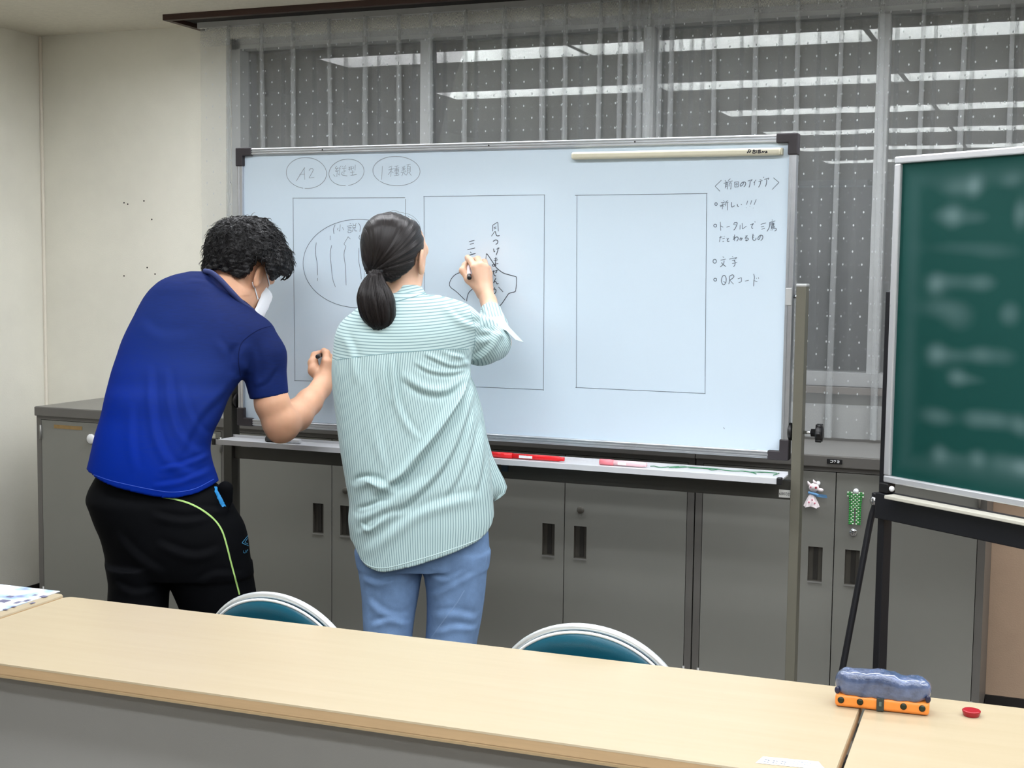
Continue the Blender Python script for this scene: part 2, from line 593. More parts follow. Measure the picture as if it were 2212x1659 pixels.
for ci in range(4):
    cab = thing('steel_cabinet', CABS[ci], 'cabinet', (ci * CW, 0, 0), 0, 'row of steel cabinets')
    x0, x1 = .002, CW - .002
    body = MB().box(x0, x0 + .022, .0, CD, .05, CH - .035).box(x1 - .022, x1, .0, CD, .05, CH - .035)
    body.box(x0, x1, CD - .01, CD, .05, CH - .035).box(x0, x1, .012, CD, .05, .07).box(x0 + .022, x1 - .022, .0, .02, CH - .05, CH - .035)
    body.box(x0 + .01, x1 - .01, .03, CD - .01, 0, .05)
    body.build('body', M_steel_d, cab)
    MB().rbox(x0 - .001, x1 + .001, -.012, CD, CH - .036, CH, .003).build('top_panel', M_top if False else M_steel_d, cab)
    # flat lighter sheet of the top
    MB().box(x0 + .004, x1 - .004, -.008, CD - .004, CH, CH + .0008).build('top_sheet', M_top, cab)
    mid = CW / 2
    for side in (0, 1):
        dx0, dx1 = (x0 + .024, mid - .0015) if side == 0 else (mid + .0015, x1 - .024)
        hz0, hz1 = .492, .600
        if side == 0:
            hx0, hx1 = mid - .078, mid - .034
        else:
            hx0, hx1 = mid + .034, mid + .078
        d = plate_with_pocket(dx0, dx1, .062, CH - .052, hx0, hx1, hz0, hz1, 0.0, .02, .022).build('door', M_steel, cab)
        pk = MB()
        dp = .016
        for a, b in (((hx0, hz0), (hx1, hz0)), ((hx1, hz0), (hx1, hz1)), ((hx1, hz1), (hx0, hz1)), ((hx0, hz1), (hx0, hz0))):
            pk.add([(a[0], 0, a[1]), (b[0], 0, b[1]), (b[0], dp, b[1]), (a[0], dp, a[1])], [(0, 1, 2, 3)])
        pk.add([(hx0, dp, hz0), (hx1, dp, hz0), (hx1, dp, hz1), (hx0, dp, hz1)], [(0, 1, 2, 3)])
        pk.build('handle_pocket', M_pocket, d)
        MB().box(hx0 + (.016 if side else .014), hx1 - (.014 if side else .016), dp - .003, dp - .0005, hz0 + .004, hz1 - .004).build('handle_slot', M_pocket_d, d)
        MB().box(hx0, hx1, -.002, .002, hz0 - .005, hz0).build('handle_lip', M_hinge, d)
        hxx = x0 + .022 if side == 0 else x1 - .022
        for zz in (.76, .12):
            MB().cyl((hxx, -.004, zz), (hxx, -.004, zz + .055), .0045, n=8).build('hinge', M_hinge, d)
        if side == 1 and ci in (1, 2, 3):
            MB().lathe((mid + .056, 0, .655), (0, -1, 0), [(.012, -.002), (.012, .003), (.0105, .005), (.002, .005)], 20)\
                .build('lock', M_chrome if ci == 3 else M_pocket, d)
            if ci == 3:
                MB().box(mid + .055, mid + .057, -.0058, -.004, .650, .661).build('keyhole', M_black, d)
    if ci == 0:
        # strip of brown packing tape, round white knob and two paper slips
        p = on_plane(146, 923, (0, 0, 0), (0, 1, 0))
        MB().box(p[0] - .065, p[0] + .07, -.0012, -.0002, p[2] - .007, p[2] + .007).build('tape', mat('brown_tape', rgb(150, 120, 70), .4, var=.15, vscale=60), cab)
        p = on_plane(198, 948, (0, 0, 0), (0, 1, 0))
        MB().lathe((p[0], 0, p[2]), (0, -1, 0), [(.019, 0), (.019, .006), (.015, .009), (.002, .010)], 20).build('knob', M_white, cab)
        p = on_plane(458, 941, (0, 0, 0), (0, 1, 0))
        MB().box(p[0] - .03, p[0] + .016, -.0012, -.0002, p[2] - .008, p[2] + .008).build('paper_slip', mat('slip', rgb(206, 206, 190), .6), cab)
    if ci == 3:
        c = on_plane(1803, 997, (0, -.012, 0), (0, 1, 0))
        lx = c[0] - ci * CW
        pl = MB().rbox(lx - .023, lx + .023, -.0145, -.0115, c[2] - .0075, c[2] + .0075, .0012).build('name_plate', M_black, cab)
        w = MB()
        def seg(a, b, r=.0008):
            w.cyl((lx + a[0], -.0148, c[2] + a[1]), (lx + b[0], -.0148, c[2] + b[1]), r, n=5)
        for a, b in [((-.013, .003), (-.006, .003)), ((-.006, .003), (-.006, -.003)), ((-.013, -.003), (-.006, -.003)),
                     ((-.001, .004), (-.003, .0)), ((-.001, .003), (.004, .003)), ((.004, .003), (-.001, -.004)),
                     ((.008, .003), (.014, .003)), ((.014, .003), (.014, -.003)), ((.008, 0), (.014, 0)), ((.008, -.003), (.014, -.003))]:
            seg(a, b)
        w.build('lettering', M_white, pl)

# ================================================================== whiteboard on its stand
WBX, WBY, WBA, WBZ, WBW, WBH = 1.18876, -.38656, -.00228, .9189, 1.81515, .90467
wbt = thing('whiteboard', 'wide white rolling whiteboard with aluminium frame and handwritten notes', 'whiteboard', (WBX, WBY, 0), WBA)
M_board = mat('board_enamel', rgb(215, 232, 246), 0.16, var=0.012, vscale=1.5, spec=0.5)
M_olive = mat('stand_olive', rgb(106, 104, 92), 0.45, var=0.03)
M_olive_d = mat('stand_dark', rgb(62, 61, 56), 0.5, var=0.03)
M_cap = mat('corner_cap', rgb(48, 44, 48), 0.55)
FR = .023
MB().box(.012, WBW - .012, .004, .018, WBZ + .012, WBZ + WBH - .012).build('panel', M_board, wbt)
MB().box(.03, WBW - .03, .0185, .024, WBZ + .03, WBZ + WBH - .03).build('back_panel', mat('board_back', rgb(150, 150, 150), .6), wbt)
def rail(z0, z1, x0, x1):
    m = MB()
    h = (z1 - z0)
    m.rbox(x0, x1, -.006, .026, z0, z1, .002)
    for k in (.18, .5, .82):
        m.rbox(x0, x1, -.0085, -.005, z0 + h * k - h * .11, z0 + h * k + h * .11, .0009, 1)
    return m
rail(WBZ + WBH - FR, WBZ + WBH - .001, .05, WBW - .05).build('frame_rail', M_alu, wbt)
rail(WBZ + .001, WBZ + FR, .05, WBW - .05).build('frame_rail', M_alu, wbt)
for x in (0.001, WBW - FR + .001):
    MB().rbox(x, x + FR - .002, -.006, .026, WBZ + .05, WBZ + WBH - .05, .002).rbox(x + .004, x + .009, -.008, -.005, WBZ + .05, WBZ + WBH - .05, .0009, 1)\
        .build('frame_rail', M_alu, wbt)
for sx in (0, 1):
    for sz in (0, 1):
        X = (lambda t: t) if sx == 0 else (lambda t: WBW - t)
        Zf = (lambda t: WBZ + WBH - t) if sz else (lambda t: WBZ + t)
        L = .058
        e = -.0015
        poly = [(X(e), Zf(e)), (X(L), Zf(e)), (X(L), Zf(FR + .002)), (X(FR + .002), Zf(FR + .002)), (X(FR + .002), Zf(L)), (X(e), Zf(L))]
        MB().prism(poly, -.011, .028).build('corner_cap', M_cap, wbt, bevel=.003)
for px in (700, 1059, 1374):
    p = on_plane(px, 331 - (px - 780) * .024, (WBX, WBY, 0), (0, 1, 0))
    MB().cyl((p[0] - WBX, -.0085, WBZ + WBH - .012), (p[0] - WBX, -.0105, WBZ + WBH - .012), .0025, n=8).build('rivet', M_black, wbt)
for px in (1074, 1375, 1660):
    p = on_plane(px, 960, (WBX, WBY, 0), (0, 1, 0))
    MB().cyl((p[0] - WBX, -.0085, WBZ + .012), (p[0] - WBX, -.0105, WBZ + .012), .003, n=8).build('rivet', M_alu, wbt)
# uprights
for sx, x, w in ((0, -.053, .033), (1, WBW + .010, .027)):
    MB().rbox(x, x + w, -.012, .036, .06, 1.408, .002).build('post', M_olive if sx else M_olive_d, wbt)
    MB().rbox(x - .001, x + w + .001, -.013, .037, 1.404, 1.412, .002).build('post_cap', M_alu_w, wbt)
    xc = x + w / 2
    # tilt pivot plate and pin
    if sx:
        MB().rbox(WBW - .020, WBW - .003, -.010, -.006, 1.352, 1.400, .0015).build('pivot_plate', M_alu_w, wbt)
        MB().cyl((WBW, .01, 1.376), (x + .002, .01, 1.376), .005, n=10).build('pivot_pin', M_chrome, wbt)
    else:
        MB().cyl((0, .01, 1.376), (x + w - .002, .01, 1.376), .005, n=10).build('pivot_pin', M_chrome, wbt)
    # clamp knobs on both sides of the upright
    s = 1 if sx else -1
    xo = x + w if sx else x
    kz = .998
    def knob(xa, d, r):
        pr = [(r * .45, 0), (r * .45, .012), (r, .014), (r * 1.02, .018), (r, .030), (r * .6, .033), (.002, .033)]
        m = MB().lathe((xa, .012, kz), (d, 0, 0), pr, 20)
        for k in range(6):
            a = k * math.pi / 3
            m.cyl((xa + d * .014, .012 + r * .95 * math.cos(a), kz + r * .95 * math.sin(a)),
                  (xa + d * .030, .012 + r * .95 * math.cos(a), kz + r * .95 * math.sin(a)), r * .22, n=8)
        return m
    knob(xo + s * .022, s, .024).build('knob', M_black, wbt)
    MB().cyl((xo - s * .002, .012, kz), (xo + s * .028, .012, kz), .0045, n=10).build('bolt', M_chrome, wbt)
    MB().lathe((x - .002 if sx else x + w + .002, .012, kz), (-s, 0, 0), [(.022, 0), (.025, .003), (.025, .010), (.02, .012), (.002, .012)], 20).build('knob', M_black, wbt)
    # foot with castors
    MB().rbox(xc - .02, xc + .02, -.28, .30, .055, .085, .003).build('foot', M_olive, wbt)
    for yy in (-.26, .28):
        MB().cyl((xc - .012, yy, .027), (xc + .012, yy, .027), .026, n=18).box(xc - .016, xc + .016, yy - .008, yy + .008, .03, .056).build('castor', M_black, wbt)
# cross beam and pen tray
MB().rbox(-.05, WBW + .035, .0, .026, .806, .860, .002).build('cross_beam', M_olive_d, wbt)
TZ = .878
tr = MB()
tx0, tx1 = -.022, WBW + .001
tr.box(tx0, tx1, -.112, .0, TZ - .004, TZ)
tr.box(tx0, tx1, -.116, -.112, TZ - .012, TZ + .004)
tr.box(tx0, tx1, -.004, .0, TZ - .006, TZ + .008)
tray = tr.build('pen_tray', mat('tray_alu', rgb(216, 218, 222), .4, metal=.1), wbt)
for x in (tx0 - .004, tx1 - .010):
    MB().rbox(x, x + .014, -.119, -.100, TZ - .014, TZ + .006, .002).build('tray_end', M_black, wbt)
for x in (.02, .95, WBW - .1):
    MB().box(x, x + .04, -.02, .0, TZ - .028, TZ - .004).build('tray_bracket', M_alu_w, wbt)
p = on_plane(1091, 1012, (WBX, WBY, 0), (0, 1, 0))
MB().box(p[0] - WBX - .01, p[0] - WBX + .012, -.004, -.001, .828, .856).build('bracket_tab', mat('tab_blue', rgb(28, 50, 66), .5), wbt)
# numbered sticker, stuck on upside down
p = on_plane(1698, 1065, (WBX, WBY, 0), (0, 1, 0))
sxx = p[0] - WBX
st = MB().box(sxx - .019, sxx + .019, -.0022, .0002, .812, .834).build('sticker', mat('sticker_paper', rgb(225, 226, 222), .6), wbt)

def text_mesh(body, size, m, parent, mtx, name='lettering'):
    cu = bpy.data.curves.new(name, 'FONT')
    cu.body = body
    cu.size = size
    cu.align_x = 'CENTER'
    cu.align_y = 'CENTER'
    cu.extrude = .0001
    cu.resolution_u = 3
    tmp = bpy.data.objects.new(name, cu)
    COL.objects.link(tmp)
    bpy.context.view_layer.update()
    me = bpy.data.meshes.new_from_object(tmp.evaluated_get(bpy.context.evaluated_depsgraph_get()))
    bpy.data.objects.remove(tmp)
    me.materials.clear()
    me.materials.append(m)
    me.transform(mtx)
    o = bpy.data.objects.new(name, me)
    return link(o, parent)
M_ink = mat('ink_black', rgb(40, 40, 44), 0.6)
text_mesh('C02089', .0115, M_ink, st, Matrix.Translation((sxx, -.0024, .823)) @ Matrix.Rotation(math.pi / 2, 4, 'X') @ Matrix.Rotation(math.pi, 4, 'Z'))

# ------------------------------------------------------------------ handwriting on the board
def parse(s):
    return [[tuple(map(float, q.split(','))) for q in st.split()] for st in s.split(';') if st.strip()]

def ellipse(cx, cy, rx, ry, a0, a1, tilt=0.0, n=40):
    out = []
    for i in range(n + 1):
        a = math.radians(a0 + (a1 - a0) * i / n)
        x, y = rx * math.cos(a), ry * math.sin(a)
        t = math.radians(tilt)
        out.append((cx + x * math.cos(t) - y * math.sin(t), cy + x * math.sin(t) + y * math.cos(t)))
    return out

BOARD_N = np.array([-math.sin(WBA), math.cos(WBA), 0])
def board_uv(px, py):
    p = on_plane(px, py, np.array([WBX, WBY, 0]) + BOARD_N * .0035, BOARD_N)
    d = p - np.array([WBX, WBY, 0])
    return d[0] * math.cos(WBA) + d[1] * math.sin(WBA), p[2]

def ribbons(strokes, hw, y0=.0034, y1=.0042, to_uv=board_uv, curve=True):
    """flat ink ribbons lying on the board (local xz plane)"""
    m = MB()
    for st in strokes:
        P = [np.array(to_uv(*q)) for q in st]
        if curve and len(P) > 2:
            P = [np.array(q) for q in catmull(P, 4)]
        if len(P) == 1:
            P = [P[0] - [.001, 0], P[0] + [.001, 0]]
        vs = []
        for i, q in enumerate(P):
            t = P[min(i + 1, len(P) - 1)] - P[max(i - 1, 0)]
            t = t / (np.linalg.norm(t) + 1e-9)
            nn = np.array([-t[1], t[0]])
            w = hw * (.75 if i in (0, len(P) - 1) else 1)
            for sgn in (-1, 1):
                a = q + nn * w * sgn
                vs.append((a[0], y0, a[1]))
        fs = [(2 * i, 2 * i + 1, 2 * i + 3, 2 * i + 2) for i in range(len(P) - 1)]
        m.add(vs, fs)
    return m

def xf(strokes, ox, oy, s):
    return [[(ox + x / s, oy + y / s) for x, y in st] for st in strokes]

A_ = xf([ellipse(370, 312, 310, 238, 96, 452, 4), ellipse(988, 303, 272, 203, 100, 452, -10),
         ellipse(1758, 282, 363, 226, 136, 494, 2)] + parse(
    "215,435 335,240 340,245;335,240 345,415;262,335 345,330;410,280 430,250 460,245 475,265 455,310 410,390;410,390 490,380;"
    "840,205 815,240 855,245;860,225 820,285 870,275;845,280 840,370;785,335 815,368;862,320 872,345;905,200 870,250;895,235 878,270;"
    "880,265 880,350;925,205 935,225;975,195 955,225;920,245 985,235;950,245 948,330;950,285 980,280;925,290 915,335 955,350 1000,358;"
    "1020,225 1080,215;1015,255 1085,245;1040,220 1035,275;1065,215 1065,270;1100,210 1095,250;1125,185 1120,270;1045,305 1110,295;1080,270 1078,345;1050,350 1145,335;"
    "1542,205 1528,415;1690,205 1640,225;1635,265 1720,245;1680,225 1672,370;1675,275 1630,340;1685,290 1710,310;1785,200 1730,215;1725,245 1800,232;"
    "1735,258 1735,300;1735,300 1790,295;1790,295 1792,255;1735,260 1792,255;1735,278 1790,275;1762,205 1758,350;1730,325 1790,315;1722,355 1800,340;"
    "1845,215 1858,235;1890,200 1875,230;1840,250 1900,240;1868,205 1866,285;1862,255 1838,285;1875,255 1898,275;1825,305 1905,290;1865,290 1840,360;1870,310 1900,340;"
    "1915,190 1975,175;1945,185 1930,210;1925,215 1922,300;1922,300 1970,295;1970,295 1972,210;1925,215 1972,210;1925,240 1970,236;1925,268 1970,263;1935,310 1905,350;1955,305 1988,352"),
    610, 330, 7.135)
E_ = xf([ellipse(1140, 1200, 498, 396, 0, 360, 0, 60)] + parse(
    "930,850 915,890 918,935;975,850 972,910;972,910 962,905;955,880 948,900;995,875 1005,900;1060,840 1070,845;1035,865 1080,860;1042,880 1075,877;1042,893 1075,890;"
    "1045,905 1045,925;1045,925 1072,922;1072,922 1074,903;1045,905 1074,903;1088,840 1094,852;1118,838 1110,855;1088,862 1086,880;1086,880 1112,878;1112,878 1114,858;1088,862 1114,858;"
    "1094,882 1082,915;1106,880 1106,905 1125,908;1138,835 1155,870 1150,915;760,1012 752,1100 768,1200 772,1305;772,1330 772,1355;885,950 885,990;"
    "898,1035 885,1110 895,1230 908,1340 932,1410;1065,980 1045,960;1045,960 1008,1025;1008,1025 1025,1045;1025,1045 1008,1120 1020,1220 1028,1395;1150,945 1143,970 1152,985;1143,1060 1142,1180 1158,1270 1163,1340"),
    500, 280, 4.148)
D_ = xf(parse(
    "712,300 712,200;712,200 790,150;795,155 802,300;730,240 770,228;733,262 770,250;745,300 690,380;755,298 768,355 790,374 825,366;"
    "715,465 760,440 792,455 790,490 760,515;725,580 735,635 748,618;770,592 822,570;800,560 792,620 765,690;735,750 785,735;728,780 795,762;738,835 802,825;"
    "762,718 752,848 718,866 708,848 735,832 768,862;685,965 800,930;725,935 728,985 738,1012 766,1030;778,925 772,968 752,975;"
    "765,1060 725,1140 745,1115 765,1125 780,1155 808,1148;718,1238 755,1244 766,1262 757,1300 735,1315;745,1212 722,1262;805,1205 880,1285;"
    "325,470 415,445;340,512 405,492;300,600 425,570;345,635 365,655;300,700 350,682 435,658;"
    "595,805 606,685;606,685 622,672 720,815 770,890 870,970 950,1000 1080,1035;1080,1035 1097,1050 1100,1150 1085,1260;1085,1260 1070,1285 980,1310 940,1360 880,1450 840,1500 810,1515;"
    "230,955 110,1000 40,1070 8,1150 25,1210 110,1275 180,1340 260,1420;400,1225 320,1300 290,1400 288,1440"), 970, 460, 7.541)
B_ = xf([ellipse(70, 735, 27, 30, 0, 360, 0, 14), ellipse(52, 1218, 33, 32, 0, 360, 0, 14)] + parse(
    "190,200 50,335;50,335 160,450;270,205 300,235;390,165 340,212;240,270 440,215;290,260 275,380;285,270 325,260;325,260 320,405;290,300 318,297;288,335 318,330;365,270 360,340;365,265 410,255;410,255 402,400;402,400 388,390;"
    "485,240 490,355;490,355 570,345;570,345 575,235;485,245 575,235;515,278 518,310;518,310 545,305;545,305 545,272;515,278 545,272;"
    "690,235 670,300 625,335 615,310 650,255 710,240 735,270 720,320 690,350;780,220 885,185;885,185 850,222;835,215 830,290 808,365;965,190 915,260;935,240 930,315;"
    "1045,195 1085,185;1020,235 1110,205;1070,225 1055,300 1020,360;1130,125 1140,150;1150,185 1255,150;1255,150 1235,190;1205,180 1200,270 1175,345;1355,145 1480,250;1480,250 1325,410;"
    "235,650 245,665;180,700 275,685;205,705 212,725;245,695 238,720;155,770 275,735;215,735 210,850;210,770 165,800;220,765 245,790;335,655 290,690;290,690 285,780;290,710 350,690;330,700 330,875;"
    "415,690 415,770 430,800 490,770;545,735 555,780 580,795;630,735 645,755;780,660 752,750;870,650 840,745;970,630 920,755;745,812 747,820;828,782 830,790;903,820 906,828;"
    "165,1135 175,1330;175,1225 230,1255;305,1255 375,1230;490,1140 460,1195;490,1150 540,1150 535,1200 500,1280 465,1320;480,1190 515,1205;610,1200 605,1305;655,1160 660,1295;660,1295 750,1230;"
    "835,1200 910,1170;910,1170 880,1210 870,1260 895,1290;940,1125 945,1145;1070,1190 1190,1155;1075,1250 1145,1230;1090,1300 1165,1275;"
    "1325,1085 1335,1100;1265,1150 1395,1110;1275,1150 1265,1250 1210,1350;1310,1150 1295,1190;1305,1175 1305,1230;1335,1140 1325,1170;1330,1165 1330,1225;1330,1170 1380,1160;1330,1190 1375,1183;1330,1210 1375,1203;1355,1150 1352,1225;"
    "1310,1230 1310,1290;1312,1240 1375,1230;1375,1230 1370,1270;1312,1262 1372,1255;1312,1290 1415,1275;1415,1275 1415,1320 1380,1340;1300,1310 1305,1325;1330,1305 1335,1320;"
    "170,1450 145,1585;140,1492 208,1466;215,1512 268,1500;215,1575 248,1568;243,1462 248,1470;262,1455 267,1462;310,1495 325,1530;355,1500 320,1545 330,1570 370,1565;"
    "485,1420 485,1560;450,1477 490,1465;490,1465 452,1540;462,1525 530,1470 565,1490 560,1530 530,1565;595,1522 640,1497 645,1520 625,1555;620,1480 605,1550;650,1490 665,1510;"
    "720,1455 775,1440;775,1440 715,1502;715,1502 770,1495 795,1520 770,1550 740,1555 735,1538 762,1542;900,1400 890,1510 920,1550 960,1530 965,1490;880,1455 925,1445;880,1490 920,1485;"
    "1065,1440 1045,1510 1015,1530 1010,1490 1050,1440 1100,1435 1120,1470 1105,1520 1070,1555"), 1540, 370, 10.37)
C_ = xf([ellipse(192, 475, 50, 58, 0, 360, 0, 14), ellipse(207, 1025, 43, 43, 0, 360, 0, 14), ellipse(465, 1035, 70, 140, 0, 360, 3, 24)] + parse(
    "430,340 470,365;370,445 525,410;475,455 450,560 355,650;390,510 440,570 530,635;715,330 740,345;640,400 650,430;640,405 855,365;855,365 800,410;710,455 800,435;800,435 770,465;770,465 800,500 790,590 750,640;715,545 860,510;"
    "450,1075 520,1120;630,930 635,1060 610,1160;625,930 720,880 765,920 730,980 640,1040;650,1045 755,1160;880,1000 990,965;990,965 990,1085;990,1085 905,1115;1095,1070 1210,1040;"
    "1355,850 1378,960 1362,1060 1355,1225;1370,1055 1465,1085;1440,975 1445,995;1495,960 1505,995"), 1530, 530, 13.825)
F_ = [[(632, 428), (875, 427)], [(633, 429), (637, 823)], [(636, 822), (874, 829)], [(876, 430), (875, 829)],
      [(914.7, 424.6), (1177, 421)], [(916, 425), (917, 832)], [(917, 831), (1174, 842)], [(1176, 421), (1174, 844)],
      [(1242, 422), (1528, 418)], [(1246.5, 422), (1245, 838)], [(1243, 837), (1524, 850)], [(1526.5, 418), (1523, 850)], [(1563, 923), (1565, 927)]]
INK = mat('marker_ink', rgb(104, 116, 130), 0.7)
INK_L = mat('marker_ink_thin', rgb(140, 152, 164), 0.7)
INK_D = mat('marker_ink_dark', rgb(66, 74, 86), 0.7)
def wr(strokes, name, hw, m, sel=lambda x, y: True, curve=True):
    g_ = [st for st in strokes if sel(sum(p[0] for p in st) / len(st), sum(p[1] for p in st) / len(st))]
    ribbons(g_, hw, curve=curve).build(name, m, wbt)
wr(A_, 'circled_note', .0009, INK_L, lambda x, y: x < 707)
wr(A_, 'circled_note', .0009, INK_L, lambda x, y: 707 <= x < 795)
wr(A_, 'circled_note', .0009, INK_L, lambda x, y: x >= 795)
wr(E_, 'novel_sketch', .0009, INK)
wr(D_, 'slogan', .0013, INK_D, lambda x, y: x > 1058 and not (len([1]) and False) and (x < 1078 or y > 620) and x < 1100)
wr(D_, 'slogan_start', .0013, INK_D, lambda x, y: x < 1030 and y < 560)
wr(D_, 'map_outline', .0011, INK_D, lambda x, y: not (x > 1058 and (x < 1078 or y > 620) and x < 1100) and not (x < 1030 and y < 560))
wr(B_, 'list_heading', .0011, INK, lambda x, y: y < 418)
wr(B_, 'list_line', .0011, INK, lambda x, y: 418 <= y < 460)
wr(B_, 'list_line', .0011, INK, lambda x, y: 460 <= y < 504)
wr(B_, 'list_line', .0011, INK, lambda x, y: y >= 504)
wr(C_, 'list_line', .0011, INK, lambda x, y: y < 585)
wr(C_, 'list_line', .0011, INK, lambda x, y: y >= 585)
wr(F_, 'poster_outline', .0010, INK, lambda x, y: x < 895, False)
wr(F_, 'poster_outline', .0010, INK, lambda x, y: 895 <= x < 1210, False)
wr(F_, 'poster_outline', .0010, INK, lambda x, y: 1210 <= x < 1545, False)
wr(F_, 'stray_mark', .0010, INK, lambda x, y: x > 1545, False)

# long cream magnetic bar stuck under the top rail
def bp(px, py):
    u, z = board_uv(px, py)
    return u, z
u0, z0 = bp(1238, 336)
u1, z1 = bp(1691, 329.5)
mb = thing('magnetic_bar', 'long cream magnetic bar stuck below the top edge of the whiteboard', 'magnetic bar',
           (WBX + u0, WBY, 0), WBA)
ln = u1 - u0
zc = (z0 + z1) / 2
MB().rbox(0, ln, -.020, .0035, zc - .0105, zc + .0105, .007, 4).build('bar', mat('bar_cream', rgb(214, 210, 188), .35), mb)
MB().rbox(ln - .002, ln + .002, -.0195, .003, zc - .010, zc + .010, .002).build('end_plug', mat('bar_plug', rgb(190, 186, 164), .5), mb)
sk = xf(parse("1600,215 1620,212;1610,208 1595,240;1625,215 1612,238;1590,232 1625,228;1648,212 1640,222;1635,222 1665,220;1650,210 1650,228;1638,232 1638,242;1638,242 1660,240;1660,240 1660,230;1638,231 1660,230;"
              "1672,215 1672,240;1680,220 1705,216;1690,212 1684,240;1698,212 1700,240;1682,230 1704,226;1680,240 1706,236;1720,222 1712,240;1722,222 1724,236;1724,236 1738,224;1750,222 1742,240;1750,222 1758,236;1742,238 1756,234"), 1200, 270, 3.814)
ribbons(sk, .0016, y0=-.0208, y1=-.02, to_uv=lambda x, y: (bp(x, y)[0] - u0, zc + (335.5 - (x - 1238) * .0143 - 5 - y + 5) * .0013)).build('lettering', M_ink, mb)

# pens lying in the tray
def marker(name, label, px0, px1, py, body, cap, tip_left=True, extra=None):
    a = on_plane(px0, py, (0, WBY - .062, 0), (0, 1, 0))
    b = on_plane(px1, py, (0, WBY - .062, 0), (0, 1, 0))
    t = thing(name, label, 'marker', (a[0], WBY - .066, TZ + .009), WBA)
    L = b[0] - a[0]
    MB().cyl((L * .0, 0, 0), (L * .30, 0, 0), .0088, n=16).build('cap', cap, t)
    MB().lathe((L * .30, 0, 0), (1, 0, 0), [(.0078, 0), (.0078, L * .62), (.006, L * .66), (.0062, L * .70), (.002, L * .70)], 16).build('barrel', body, t)
    MB().box(L * .40, L * .58, -.0083, -.0075, -.004, .004).build('label_band', M_white, t)
    return t
M_red = mat('red_plastic', rgb(225, 22, 30), 0.3)
M_pink = mat('pink_plastic', rgb(236, 130, 140), 0.35)
marker('marker_pen', 'bright red whiteboard marker in the pen tray beside the striped shirt', 1062, 1220, 985, M_red, M_red)
marker('marker_pen', 'pale pink marker in the middle of the pen tray', 1297, 1398, 999, mat('pink_pale', rgb(244, 200, 205), .35), M_pink)
a = on_plane(577, 951, (0, WBY - .062, 0), (0, 1, 0))
t = thing('marker_pen', 'black marker in the tray under the elbow of the man', 'marker', (a[0], WBY - .066, TZ + .009), WBA)
MB().cyl((0, 0, 0), (.04, 0, 0), .009, n=16).build('cap', M_black, t)
MB().lathe((.04, 0, 0), (1, 0, 0), [(.0078, 0), (.0078, .085), (.005, .088), (.002, .088)], 16).build('barrel', mat('barrel_white', rgb(210, 212, 214), .35), t)
# loose green thread in the tray
sc1 = parse("1140,300 1160,296 1185,306 1215,310 1245,300 1260,308 1290,300 1330,285 1370,290 1400,284 1440,282 1500,285 1540,300 1580,315 1640,322 1700,318 1750,328 1790,325 1830,316 1905,314;1250,302 1300,290 1290,306 1340,292 1360,284 1380,300 1430,298 1480,305 1510,320 1540,312;1700,320 1760,332 1795,350;1918,320 1900,358")
th = MB()
for st in xf(sc1, 1000, 900, 2.836):
    P = []
    for (x, y) in st:
        yl = 995 + (x - 1400) * .067           # line of the tray in the picture
        q = on_plane(x, y, (0, WBY - .055, 0), (0, 1, 0))
        q = np.array([q[0], WBY - .055 - (y - yl - 14) * .0042, TZ + .0022])
        q[1] = min(max(q[1], WBY - .106), WBY - .008)
        P.append(q)
    th.tube(catmull(P, 4), .0013, n=5)
tag(th.build('green_thread', mat('green_thread', rgb(60, 130, 92), .7)), 'loose green thread lying along the right of the pen tray', 'thread')

# ================================================================== chalkboard on a black stand
KA, KZT, KZB, KZR = -.62315, 1.76253, .86253, .83517
KX, KY = 3.24398 + .019 * math.cos(KA), -.29119 + .019 * math.sin(KA)
cbt = thing('chalkboard', 'green chalkboard with blurred chalk marks on a black steel stand', 'chalkboard', (KX, KY, 0), KA)
KW, KT = 1.20, .022
M_kframe = mat('chalk_frame', rgb(212, 214, 218), 0.35, metal=0.55)
M_kblack = mat('stand_black', rgb(22, 23, 28), 0.4)

def chalk_mat():
    m = bpy.data.materials.new('chalk_green')
    m.use_nodes = True
    nt = m.node_tree
    b = nt.nodes['Principled BSDF']
    b.inputs['Roughness'].default_value = 0.7
    b.inputs['Specular IOR Level'].default_value = .25
    at = nt.nodes.new('ShaderNodeAttribute')
    at.attribute_name = 'chalk'
    tc = nt.nodes.new('ShaderNodeTexCoord')
    no = nt.nodes.new('ShaderNodeTexNoise')
    no.inputs['Scale'].default_value = 3.0
    no.inputs['Detail'].default_value = 6
    nt.links.new(tc.outputs['Object'], no.inputs['Vector'])
    ad = nt.nodes.new('ShaderNodeMath')
    ad.operation = 'MULTIPLY_ADD'
    ad.inputs[1].default_value = .07
    nt.links.new(no.outputs['Fac'], ad.inputs[0])
    nt.links.new(at.outputs['Fac'], ad.inputs[2])
    rp = nt.nodes.new('ShaderNodeValToRGB')
    rp.color_ramp.elements[0].position = 0.05
    rp.color_ramp.elements[0].color = rgb(2, 64, 59)
    rp.color_ramp.elements[1].position = 1.0
    rp.color_ramp.elements[1].color = rgb(160, 186, 190)
    nt.links.new(ad.outputs[0], rp.inputs['Fac'])
    nt.links.new(rp.outputs['Color'], b.inputs['Base Color'])
    return m
KN = np.array([-math.sin(KA), math.cos(KA), 0])
KD = np.array([math.cos(KA), math.sin(KA), 0])
def chalk_uv(px, py):
    p = on_plane(px, py, (KX, KY, 0), KN)
    return (p - np.array([KX, KY, 0])) @ KD, p[2]
